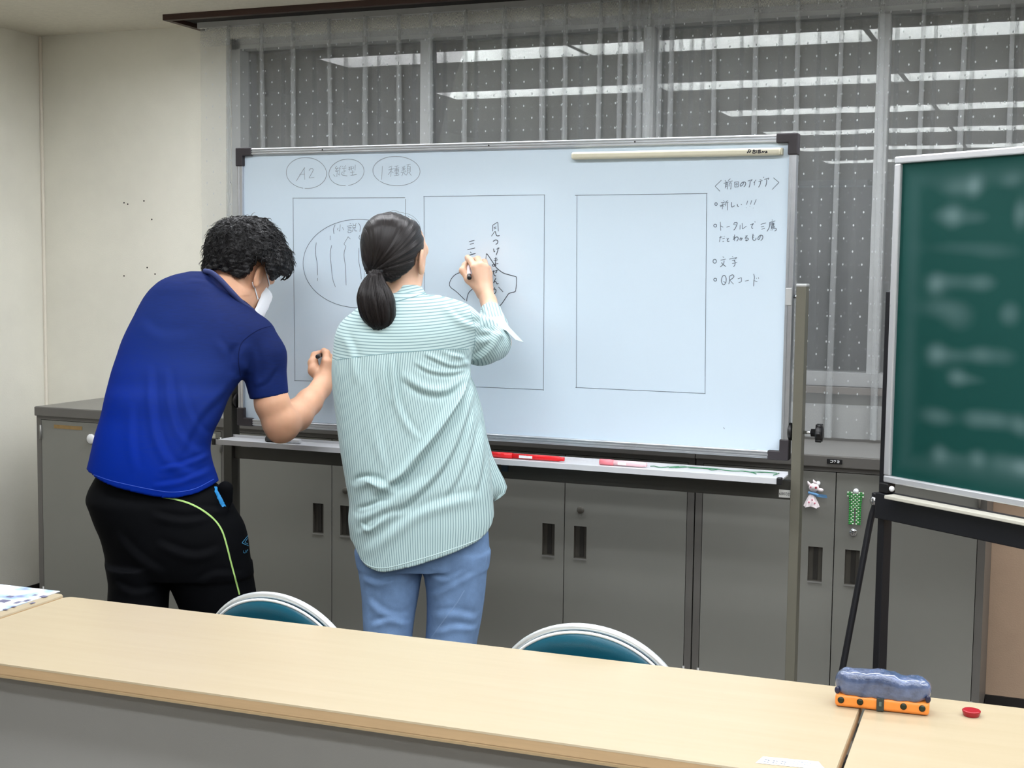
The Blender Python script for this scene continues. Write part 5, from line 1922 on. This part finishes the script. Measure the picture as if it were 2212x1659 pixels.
# ---- jeans
J = Field((P(750, 1300, 3.72)[0], -.16, .045), (P(1075, 1300, 3.72)[0], .22, P(900, 1100, 3.7)[2]), .0050)
ZJ = 3.745
J.rows([RW(1110, 775, 1052, ZJ, .115), RW(1160, 771, 1056, ZJ, .118), RW(1195, 769, 1057, ZJ, .115), RW(1222, 774, 1054, ZJ, .105)], .01, p=2.4)
J.rows([RW(1190, 769, 912, ZJ, .10), RW(1235, 775, 911, ZJ, .098), RW(1280, 781, 905, ZJ, .092), RW(1330, 784, 896, ZJ, .086), RW(1370, 786, 891, ZJ, .082), RW(1500, 795, 882, ZJ, .075), RW(1680, 806, 882, ZJ, .07)], .012, p=2.2)
J.rows([RW(1190, 912, 1058, ZJ, .10), RW(1235, 915, 1052, ZJ, .098), RW(1280, 921, 1048, ZJ, .092), RW(1330, 922, 1041, ZJ, .086), RW(1390, 919, 1030, ZJ, .082), RW(1500, 925, 1018, ZJ, .075), RW(1680, 935, 1012, ZJ, .07)], .012, p=2.2)
jV, jQ = J.mesh()
jV = folds(jV, jQ, [(L([(915, 1240), (960, 1255), (1010, 1235)], 3.65), .004, .010), (L([(925, 1300), (970, 1270), (1030, 1240)], 3.65), .004, .010), (L([(780, 1255), (820, 1262), (860, 1250)], 3.65), .005, .010),
                    (L([(790, 1300), (830, 1330), (880, 1345)], 3.65), .004, .012), (L([(800, 1360), (840, 1345), (885, 1360)], 3.65), .004, .010), (L([(930, 1340), (980, 1330), (1030, 1345)], 3.65), .004, .012),
                    (L([(935, 1375), (985, 1360), (1030, 1370)], 3.65), .004, .010)])
M_denim = mat('denim', rgb(108, 138, 178), .85, var=.22, vscale=14, bump=.3, bscale=700)
jo = np_mesh('jeans', jV, jQ, M_denim, WR)
bj = bvh_of(jo)
M_js = mat('denim_seam', rgb(122, 150, 188), .85)
surface_ribbon(W, bj, [(1003, 1275), (985, 1305), (955, 1345), (930, 1380)], .0016, .0004).build('crease', M_js, jo)
surface_ribbon(W, bj, [(1052, 1180), (1048, 1250), (1040, 1320), (1028, 1385)], .0016, .0004).build('side_seam', M_js, jo)
for xx in (842, 973):
    p = P(xx, 1690, ZJ)
    sh = MB()
    sh.rbox(p[0] - .04, p[0] + .04, p[1] - .10, p[1] + .16, .0, .022, .010, 3)
    sh.sphere((p[0], p[1] - .02, .045), .05, .75, 1.35, .9)
    sh.sphere((p[0], p[1] + .09, .030), .045, .85, 1.4, .75)
    sh.build('shoe', mat('shoe_white', rgb(200, 200, 198), .6), WR)

# ---- pen in her hand
def pen(tip, end, label, body, cap, r=.0062):
    tip, end = np.asarray(tip), np.asarray(end)
    d = unit(end - tip)
    L_ = np.linalg.norm(end - tip)
    o = bpy.data.objects.new('marker_pen', None)
    o.empty_display_size = .03
    o.location = tuple(tip)
    link(o)
    tag(o, label, 'marker')
    MB().lathe((0, 0, 0), d, [(.0012, 0), (.0022, .006), (.0042, .008), (r * .85, .018)], 14).build('nib', M_black, o)
    MB().lathe(d * .018, d, [(r * .9, 0), (r, .004), (r, L_ - .036), (r * .95, L_ - .034)], 16).build('barrel', body, o)
    MB().lathe(d * (L_ - .018), d, [(r * 1.08, 0), (r * 1.10, .002), (r * 1.10, .016), (r * .9, .018), (r * .5, .0182)], 18).build('end_cap', cap, o)
    return o
t0 = on_plane(1011, 552, np.array([WBX, WBY, 0]) + BOARD_N * .003, BOARD_N)
pen(t0, at_depth(1014, 601, 3.985), 'white barrelled marker with black end held by the woman', mat('barrel_pale', rgb(222, 208, 214), .3), M_black)
# ================================================================== the man in the blue shirt
Mn = Figure(365, 1300, 3.76, 'man in blue T-shirt, black track trousers and white mask, stooping over the board')
MR = Mn.root
P, RW, L = Mn.P, Mn.row, Mn.ln

# ---- skin: head and neck
mc = P(524, 594, 4.112)
F1 = Field(mc - [.17, .17, .20], mc + [.16, .17, .17], .0028)
mf, ml_, mu, mq = head(F1, mc, (.53, .69, -.50), (.06, .22, .97), 1.02)
F1.chain([(P(466, 664, 4.03), .075), (P(496, 640, 4.065), .064), (P(516, 612, 4.105), .053)], .03)
nV, nQ = F1.mesh()
# ---- skin: right arm and writing hand
lo = np.minimum(np.minimum(P(540, 970, 3.95), P(730, 970, 4.35)), P(540, 970, 4.3))
hi = np.maximum(np.maximum(P(540, 735, 3.95), P(735, 735, 4.36)), P(730, 735, 4.1))
F2 = Field(lo - .02, hi + .02, .0021)
F2.chain([(P(580, 835, 3.985), .048), (P(588, 872, 3.982), .0505), (P(604, 908, 3.99), .0505), (P(612, 922, 4.0), .0455)], .012)
F2.chain([(P(608, 914, 3.995), .0485), (P(640, 897, 4.06), .0465), (P(668, 868, 4.13), .0385), (P(693, 838, 4.20), .0305), (P(699, 822, 4.22), .0285)], .016)
F2.cone(P(600, 936, 3.985), P(602, 936, 3.985), .020, .020, .03)
wr = P(699, 822, 4.225)
MC = {'i': P(704, 783, 4.225), 'm': P(709, 785, 4.235), 'r': P(711, 795, 4.25), 'p': P(710, 806, 4.262)}
for k_, r_ in (('i', .0150), ('m', .015), ('r', .0142), ('p', .013)):
    F2.cone(wr + (MC[k_] - MC['m']) * .35, MC[k_], .0205, r_, .014)
F2.chain([(MC['i'], .0135), (P(705, 763, 4.245), .0118), (P(700, 759, 4.282), .0102), (P(696, 763, 4.305), .0085)], .004)
F2.chain([(MC['m'], .0138), (P(711, 771, 4.27), .0115), (P(706, 773, 4.305), .0098), (P(700, 776, 4.310), .0085)], .004)
F2.chain([(MC['r'], .0128), (P(712, 786, 4.29), .0108), (P(706, 788, 4.312), .0094), (P(700, 789, 4.310), .0082)], .004)
F2.chain([(MC['p'], .0115), (P(710, 802, 4.296), .0096), (P(704, 803, 4.312), .0084), (P(699, 803, 4.308), .0074)], .004)
F2.chain([(P(694, 816, 4.225), .0200), (P(679, 800, 4.235), .0190), (P(676, 784, 4.248), .0150), (P(680, 768, 4.265), .0115), (P(688, 763, 4.290), .0090)], .008)
aV, aQ = F2.mesh()
# ---- skin: left arm hanging in front, trunk and legs under the clothes
F3 = Field((-.30, -.20, .03), (.36, .75, 1.42), .008)
F3.chain([(P(370, 680, 4.08), .050), (P(385, 850, 4.18), .043), (P(400, 900, 4.28), .033), (P(410, 890, 4.30), .028)], .02)
for i_ in range(4):
    F3.cone(P(408 + i_ * 6, 890, 4.30), P(414 + i_ * 6, 860, 4.32), .011, .009, .006)
F3.cone(P(404, 890, 4.30), P(394, 872, 4.31), .011, .009, .008)
F3.rows([RW(650, 345, 500, 4.03, .08), RW(760, 290, 520, 3.97, .09), RW(900, 250, 450, 3.87, .09), RW(1040, 225, 450, 3.79, .10), RW(1180, 260, 500, 3.78, .10)], .03)
F3.chain([(P(300, 1180, 3.76), .08), (P(298, 1420, 3.74), .055), (P(300, 1640, 3.74), .042)], .03)
F3.chain([(P(440, 1180, 3.80), .085), (P(480, 1420, 3.82), .060), (P(485, 1620, 3.80), .045)], .03)
bV, bQ = F3.mesh()
V_, Q_ = join_meshes([(nV, nQ), (aV, aQ), (bV, bQ)])
body_m = np_mesh('body', V_, Q_, M_skin_m, MR)
eyes(MR, mq, 1.02)

# ---- hair: wavy crop
hF = Field(P(425, 615, 4.10) - [0, .15, 0], P(645, 455, 4.10) + [0, .20, 0], .0028)
ZM = 4.105
mh = [(470, 505, 548, .03), (476, 488, 572, .06), (488, 471, 588, .085), (503, 458, 603, .10), (520, 450, 614, .108), (538, 446, 622, .112), (556, 444, 628, .113), (572, 441, 631, .111), (586, 438, 630, .108), (600, 440, 622, .102), (612, 446, 614, .08)]
hF.rows([RW(y, a, b, ZM, hd) for y, a, b, hd in mh], .008, p=2.2)
ml = [(430, 586), (445, 583), (470, 581), (495, 588), (518, 603), (528, 600), (540, 587), (547, 573), (553, 563), (562, 560), (573, 566), (578, 590), (583, 606), (588, 600), (596, 590), (606, 592), (614, 604), (622, 596), (640, 580)]
hx2 = np.array([P(x, y, 4.02)[0] for x, y in ml])
hz2 = np.array([P(x, y, 4.02)[2] for x, y in ml])
def cut2(x, y, z):
    lo = np.interp(x.ravel(), hx2, hz2)[:, None, None]
    rel = (x - mc[0]) * mf[0] + (y - mc[1]) * mf[1] + (z - mc[2]) * mf[2]
    upz = (x - mc[0]) * mu[0] + (y - mc[1]) * mu[1] + (z - mc[2]) * mu[2]
    face = np.minimum((rel - .060), (.055 - upz))
    return np.maximum((lo - z) * .8, face)
hF.cut(cut2)
hV, hQ = hF.mesh()
N_ = vnormals(hV, hQ)
nz = noise3(hV, 95, 3) * 1.0 + noise3(hV, 170, 4) * .9 + noise3(hV, 300, 5) * .6
hV = hV + N_ * (nz * .0048)[:, None]
M_hairm = mat('wavy_hair', rgb(8, 7, 9), .5, var=.3, vscale=60, bump=.6, bscale=260, spec=.28)
ho = np_mesh('hair', hV, hQ, M_hairm, MR)
bh = bvh_of(ho)
lk = MB()
rr = random.Random(11)
Nv = vnormals(hV, hQ)
zlow = P(500, 596, 4.02)[2]
cand = [i for i in range(len(hV)) if Nv[i, 1] < .65 and hV[i, 2] > zlow]
z_side = P(500, 562, 4.02)[2]
crown = P(498, 484, 4.06)
for k in range(3000):
    i = rr.choice(cand)
    p, n = hV[i], Nv[i]
    away = p - crown
    t = away - n * (away @ n) + np.array([rr.gauss(0, .018), rr.gauss(0, .018), -.03 + rr.gauss(0, .015)])
    t = unit(t - n * (t @ n) + 1e-6)
    b = np.cross(n, t)
    ln_ = rr.uniform(.016, .030)
    ph, amp_ = rr.uniform(0, 6.28), rr.uniform(.14, .30)
    lift = rr.uniform(.0006, .0030) + (.003 if rr.random() < .10 else 0)
    if p[2] < z_side:
        if rr.random() < .45:
            continue
        ln_ *= .45
        lift *= .25
    r0 = rr.uniform(.0008, .0016)
    pts = []
    for j in range(7):
        s = j / 6
        pts.append(p - n * .0015 + t * ln_ * s + b * ln_ * amp_ * (math.sin(s * 4.5 + ph) - math.sin(ph)) + n * (lift * math.sin(s * 3.0) * 1.3 + .0012 - .0012 * s))
    lk.tube(pts, [r0 * (1 - .8 * j / 6) for j in range(7)], n=4, cap=False)
# fringe locks falling over the brow
for (pts) in ([(600, 560), (618, 575), (624, 592), (616, 604), (610, 603)], [(606, 556), (624, 572), (629, 590), (620, 603)], [(596, 565), (610, 584), (614, 598), (606, 606)], [(612, 545), (628, 560), (632, 574), (626, 585)],
              [(615, 533), (627, 540), (631, 550), (629, 556)], [(570, 480), (582, 478), (588, 484)], [(540, 470), (552, 467), (560, 472)], [(560, 473), (575, 472), (582, 480)], [(515, 472), (528, 467), (540, 470)], [(588, 565), (600, 585), (604, 598)]):
    lk.tube(catmull([P(x, y, 4.10) for x, y in pts], 5), [.0022] * (5 * (len(pts) - 1)) + [.0006], n=6, cap=False)
lo_ = lk.build('hair_locks', M_hairm, ho)
lo_['kind'] = 'stuff'

# ---- face mask with ear loops
M_mask = mat('mask_white', rgb(238, 240, 244), .8, bump=.15, bscale=300)
mv, mfc = [], []
NA, NB = 16, 14
for i in range(NA + 1):
    v = i / NA
    for j in range(NB + 1):
        a = (j / NB * 2 - 1)
        ang_ = a * 1.10
        up_ = -.022 - .082 * v
        rad = .108 - .020 * abs(a) ** 2 + .008 * math.cos(a * 1.5) - .012 * v ** 2 - .008 * (1 - v) * abs(a)
        p = mq(rad * math.cos(ang_) + .006, rad * .80 * math.sin(ang_), up_ + .006 * abs(a) * (1 - 2 * v))
        p = p + (mf * .0013 * math.sin(v * 19)) * (1 - abs(a) * .6)
        mv.append(p)
for i in range(NA):
    for j in range(NB):
        k = i * (NB + 1) + j
        mfc.append((k, k + 1, k + NB + 2, k + NB + 1))
mk = mesh_obj('face_mask', mv, mfc, M_mask, MR, True)
sd = mk.modifiers.new('thick', 'SOLIDIFY')
sd.thickness = .0015
bb = bvh_of(body_m)
surface_ribbon(Mn, bb, [(571, 577), (574, 588), (578, 603), (582, 620), (583, 640)], .0024, .0022).build('ear_loop', M_mask, mk)
surface_ribbon(Mn, bb, [(546.5, 606), (547.5, 615), (551, 628), (556, 646)], .0024, .0022).build('ear_loop', M_mask, mk)
e_top = mq(-.012, 1 * .093, .012)
a0, a1 = mv[NB], mv[NA * (NB + 1) + NB]
MB().tube(catmull([a0, mq(.022, .088, -.005), e_top, mq(-.034, .092, -.010), mq(-.014, .086, -.042), mq(.010, .083, -.065), a1], 8), .0020, n=8).build('ear_loop', M_mask, mk)

# ---- T-shirt
S_ = Field((P(178, 900, 3.76)[0], -.22, P(330, 1085, 3.76)[2]), (P(632, 800, 4.02)[0], .46, P(440, 572, 4.02)[2]), .0040)
tr_ = [(586, 412, 452, 4.02, .030), (592, 385, 462, 4.02, .060), (602, 358, 472, 4.02, .085), (620, 333, 492, 4.015, .105), (640, 316, 516, 4.01, .115), (660, 304, 540, 4.0, .12), (682, 293, 560, 3.99, .125), (705, 281, 572, 3.98, .128), (740, 265, 570, 3.965, .13),
       (770, 255, 555, 3.95, .13), (800, 245, 535, 3.93, .13), (830, 237, 512, 3.91, .13), (850, 232, 498, 3.89, .13), (900, 221, 476, 3.86, .13), (940, 209, 457, 3.83, .13), (970, 202, 452, 3.81, .13), (1000, 195, 457, 3.795, .132), (1030, 187, 467, 3.785, .134), (1090, 182, 484, 3.775, .136)]
S_.rows([RW(*q) for q in tr_], .012, p=2.25)
S_.chain([(P(545, 735, 3.985), .074), (P(566, 770, 3.985), .068), (P(586, 880, 3.985), .054)], .022)
S_.chain([(P(360, 670, 4.07), .075), (P(385, 760, 4.11), .065)], .02)
p1, p2 = P(545, 863, 3.95), P(622, 851, 3.95)
nx_, nz_ = -(p2[2] - p1[2]), (p2[0] - p1[0])
nl = math.hypot(nx_, nz_)
xcut = P(527, 850, 3.95)[0]
S_.cut(lambda x, y, z: np.where(x > xcut, -((x - p1[0]) * nx_ + (z - p1[2]) * nz_) / nl - .10 * 0, -1.0))
# open sleeve and hem
hm = [(170, 1026), (185, 1029), (215, 1042), (250, 1053), (330, 1071), (375, 1077), (420, 1070), (450, 1056), (470, 1043), (490, 1030)]
hmx = np.array([P(x, y, 3.66)[0] for x, y in hm])
hmz = np.array([P(x, y, 3.66)[2] for x, y in hm])
S_.cut(lambda x, y, z: np.interp(x.ravel(), hmx, hmz)[:, None, None] - z)
sV, sQ = S_.mesh()
FZ = 3.80
sV = folds(sV, sQ, [
    (L([(318, 790), (332, 860), (352, 930), (385, 985), (430, 1015), (462, 1022)], FZ), .0055, .013),
    (L([(358, 795), (372, 860), (395, 925), (428, 968), (455, 985)], FZ), .0055, .012),
    (L([(395, 830), (415, 890), (440, 935), (455, 955)], FZ), .0040, .010),
    (L([(280, 870), (290, 940), (310, 1010)], FZ - .05), .0028, .014),
    (L([(360, 1008), (405, 1000), (455, 985)], FZ - .05), .0045, .009),
    (L([(350, 1040), (410, 1032), (462, 1012)], FZ - .05), .0040, .009),
    (L([(500, 800), (470, 850), (430, 900), (400, 980)], FZ), .0035, .013),
    (L([(425, 600), (458, 602), (488, 632), (505, 652)], FZ + .1), .0028, .007),
    (L([(400, 606), (440, 612), (470, 630)], FZ + .1), .0020, .007),
    (L([(515, 740), (508, 775), (520, 815)], FZ + .1), -.0075, .014),
    (L([(540, 740), (550, 790), (548, 840)], FZ + .1), .0030, .012),
    (L([(590, 790), (570, 820), (545, 835)], FZ + .1), .0030, .010),
    (L([(470, 730), (500, 770), (510, 800)], FZ + .1), .0030, .012),
    (L([(300, 700), (360, 730), (430, 725)], FZ + .1), .0022, .020)])
sV = relax(sV, sQ, 1, .3)
def ombre_mat():
    m = bpy.data.materials.new('blue_knit')
    m.use_nodes = True
    nt = m.node_tree
    Lk = nt.links.new
    b = nt.nodes['Principled BSDF']
    b.inputs['Roughness'].default_value = .72
    b.inputs['Sheen Weight'].default_value = .0
    b.inputs['Specular IOR Level'].default_value = .05
    at = nt.nodes.new('ShaderNodeAttribute')
    at.attribute_name = 'ombre'
    tc = nt.nodes.new('ShaderNodeTexCoord')
    mp = nt.nodes.new('ShaderNodeMapping')
    mp.inputs['Scale'].default_value = (40, 40, 320)
    no = nt.nodes.new('ShaderNodeTexNoise')
    no.inputs['Scale'].default_value = 1.0
    no.inputs['Detail'].default_value = 4
    Lk(tc.outputs['Object'], mp.inputs[0])
    Lk(mp.outputs[0], no.inputs['Vector'])
    ma = nt.nodes.new('ShaderNodeMath')
    ma.operation = 'MULTIPLY_ADD'
    ma.inputs[1].default_value = .34
    sub = nt.nodes.new('ShaderNodeMath')
    sub.operation = 'SUBTRACT'
    sub.inputs[1].default_value = .5
    Lk(no.outputs['Fac'], sub.inputs[0])
    Lk(sub.outputs[0], ma.inputs[0])
    Lk(at.outputs['Fac'], ma.inputs[2])
    rp = nt.nodes.new('ShaderNodeValToRGB')
    e = rp.color_ramp.elements
    e[0].position, e[0].color = .0, rgb(26, 36, 78)
    e[1].position, e[1].color = 1.0, rgb(0, 32, 122)
    q = e.new(.42)
    q.color = rgb(26, 44, 104)
    Lk(ma.outputs[0], rp.inputs[0])
    Lk(rp.outputs[0], b.inputs['Base Color'])
    return m
so = np_mesh('t_shirt', sV, sQ, ombre_mat(), MR)
# the dyed gradient runs from the navy right shoulder down to the royal blue hem
ps, pe = P(590, 720, 3.9), P(330, 1000, 3.75)
d_ = (pe - ps)[[0, 2]]
omb = ((sV[:, [0, 2]] - ps[[0, 2]]) @ d_) / (d_ @ d_)
oa = so.data.attributes.new('ombre', 'FLOAT', 'POINT')
oa.data.foreach_set('value', np.clip(omb, 0, 1).astype(np.float32))
bv = bvh_of(so)
M_ns = mat('shirt_navy', rgb(18, 26, 62), .9, spec=.05)
M_nh = mat('shirt_hem_blue', rgb(30, 70, 175), .75)
surface_ribbon(Mn, bv, [(586, 704), (560, 712), (535, 728), (520, 745), (515, 775), (519, 812)], .0012, .0004).build('armhole_seam', M_ns, so)
surface_ribbon(Mn, bv, [(190, 1020), (215, 1030), (250, 1041), (330, 1058), (375, 1063), (420, 1056), (462, 1035)], .0009, .0004).build('hem_stitch', M_nh, so)
MB().tube(catmull([P(442, 586, 3.985), P(458, 590, 3.965), P(478, 607, 3.955), P(501, 632, 3.955), P(525, 657, 3.975), P(546, 672, 4.01)], 6), .0085, n=8).build('neck_rib', mat('rib_blue', rgb(28, 42, 92), .75), so)

# ---- track trousers
T = Field((P(170, 1200, 3.76)[0], -.20, .05), (P(580, 1400, 3.8)[0], .26, P(330, 1005, 3.76)[2]), .0050)
ZT_ = 3.785
T.rows([RW(1015, 218, 440, ZT_, .095), RW(1040, 204, 458, ZT_, .108), RW(1060, 194, 484, ZT_, .122), (RW(1080, 190, 496, ZT_, .135)), RW(1100, 197, 506, ZT_, .138), RW(1130, 208, 524, ZT_, .14), RW(1160, 221, 533, ZT_, .14), RW(1190, 229, 537, ZT_, .138), RW(1220, 234, 541, ZT_, .13), RW(1240, 238, 544, ZT_, .12)], .01, p=2.3)
T.rows([RW(1215, 234, 372, 3.765, .12), RW(1250, 239, 364, 3.765, .112), RW(1300, 237, 361, 3.76, .105), RW(1400, 240, 357, 3.755, .10), RW(1500, 250, 352, 3.75, .09), RW(1600, 262, 342, 3.75, .075), RW(1662, 266, 338, 3.75, .07)], .012, p=2.2)
T.rows([RW(1215, 358, 541, 3.80, .125), RW(1250, 366, 546, 3.805, .12), RW(1310, 390, 556, 3.815, .112), RW(1400, 412, 566, 3.82, .105), RW(1500, 425, 560, 3.82, .095), RW(1600, 440, 538, 3.81, .08), RW(1648, 446, 530, 3.80, .07)], .012, p=2.2)
T.cone(P(487, 1056, 3.74), P(490, 1082, 3.745), .022, .016, .012, flat=((0, 1, 0), .7))
tV, tQ = T.mesh()
tV = folds(tV, tQ, [(L([(330, 1110), (400, 1125), (460, 1120)], 3.68), .005, .012), (L([(340, 1170), (420, 1200), (480, 1190)], 3.68), .005, .014), (L([(250, 1150), (300, 1200), (360, 1240)], 3.68), .004, .015),
                    (L([(430, 1260), (470, 1240), (520, 1250)], 3.70), .004, .012), (L([(250, 1260), (300, 1280), (350, 1270)], 3.68), .004, .012), (L([(420, 1100), (470, 1110), (500, 1100)], 3.68), .004, .010)])
M_trk = mat('black_jersey', rgb(7, 8, 11), .75, var=.2, vscale=10, spec=.06)
to = np_mesh('trousers', tV, tQ, M_trk, MR)
bt = bvh_of(to)
M_grn = mat('piping_green', rgb(158, 196, 110), .6)
surface_ribbon(Mn, bt, [(352, 1074), (380, 1079), (410, 1088), (440, 1104), (465, 1125), (480, 1148), (490, 1180), (498, 1212), (507, 1246), (517, 1284)], .0026, .0008).build('piping', M_grn, to)
M_cyn = mat('pocket_blue', rgb(20, 130, 195), .6)
surface_ribbon(Mn, bt, [(466, 1054), (470, 1066), (476, 1080), (484, 1096)], .0062, .002).build('pocket_lining', M_cyn, to)
M_lg = mat('logo_blue', rgb(64, 140, 180), .6)
surface_ribbon(Mn, bt, [(535, 1157), (522, 1173)], .0009, .001).build('emblem_stroke', M_lg, to)
surface_ribbon(Mn, bt, [(522, 1173), (536, 1179)], .0009, .001).build('emblem_stroke', M_lg, to)
surface_ribbon(Mn, bt, [(534, 1163), (528, 1172)], .0008, .001).build('emblem_stroke', M_lg, to)
surface_ribbon(Mn, bt, [(528, 1172), (535, 1175)], .0008, .001).build('emblem_stroke', M_lg, to)
for q in ([(525, 1189), (525.5, 1194), (529, 1194.5)], [(529.5, 1188), (530, 1194)], [(532, 1194), (532.5, 1189), (535, 1188)]):
    surface_ribbon(Mn, bt, q, .0007, .001).build('emblem_letter', M_lg, to)
for xx, zz, rz_ in ((300, 3.75, 0), (486, 3.80, 0)):
    p = P(xx, 1660, zz)
    sh = MB()
    sh.rbox(p[0] - .045, p[0] + .045, p[1] - .11, p[1] + .18, .0, .024, .010, 3)
    sh.sphere((p[0], p[1] - .02, .050), .055, .78, 1.35, .95)
    sh.sphere((p[0], p[1] + .10, .034), .050, .85, 1.45, .78)
    sh.build('shoe', mat('shoe_dark', rgb(50, 50, 56), .6), MR)
t0 = on_plane(697, 765, np.array([WBX, WBY, 0]) + BOARD_N * .003, BOARD_N)
pen(t0, at_depth(686, 770.5, 4.185), 'black marker pen held by the man in the blue shirt', mat('barrel_black', rgb(30, 26, 28), .3), M_black, .0064)
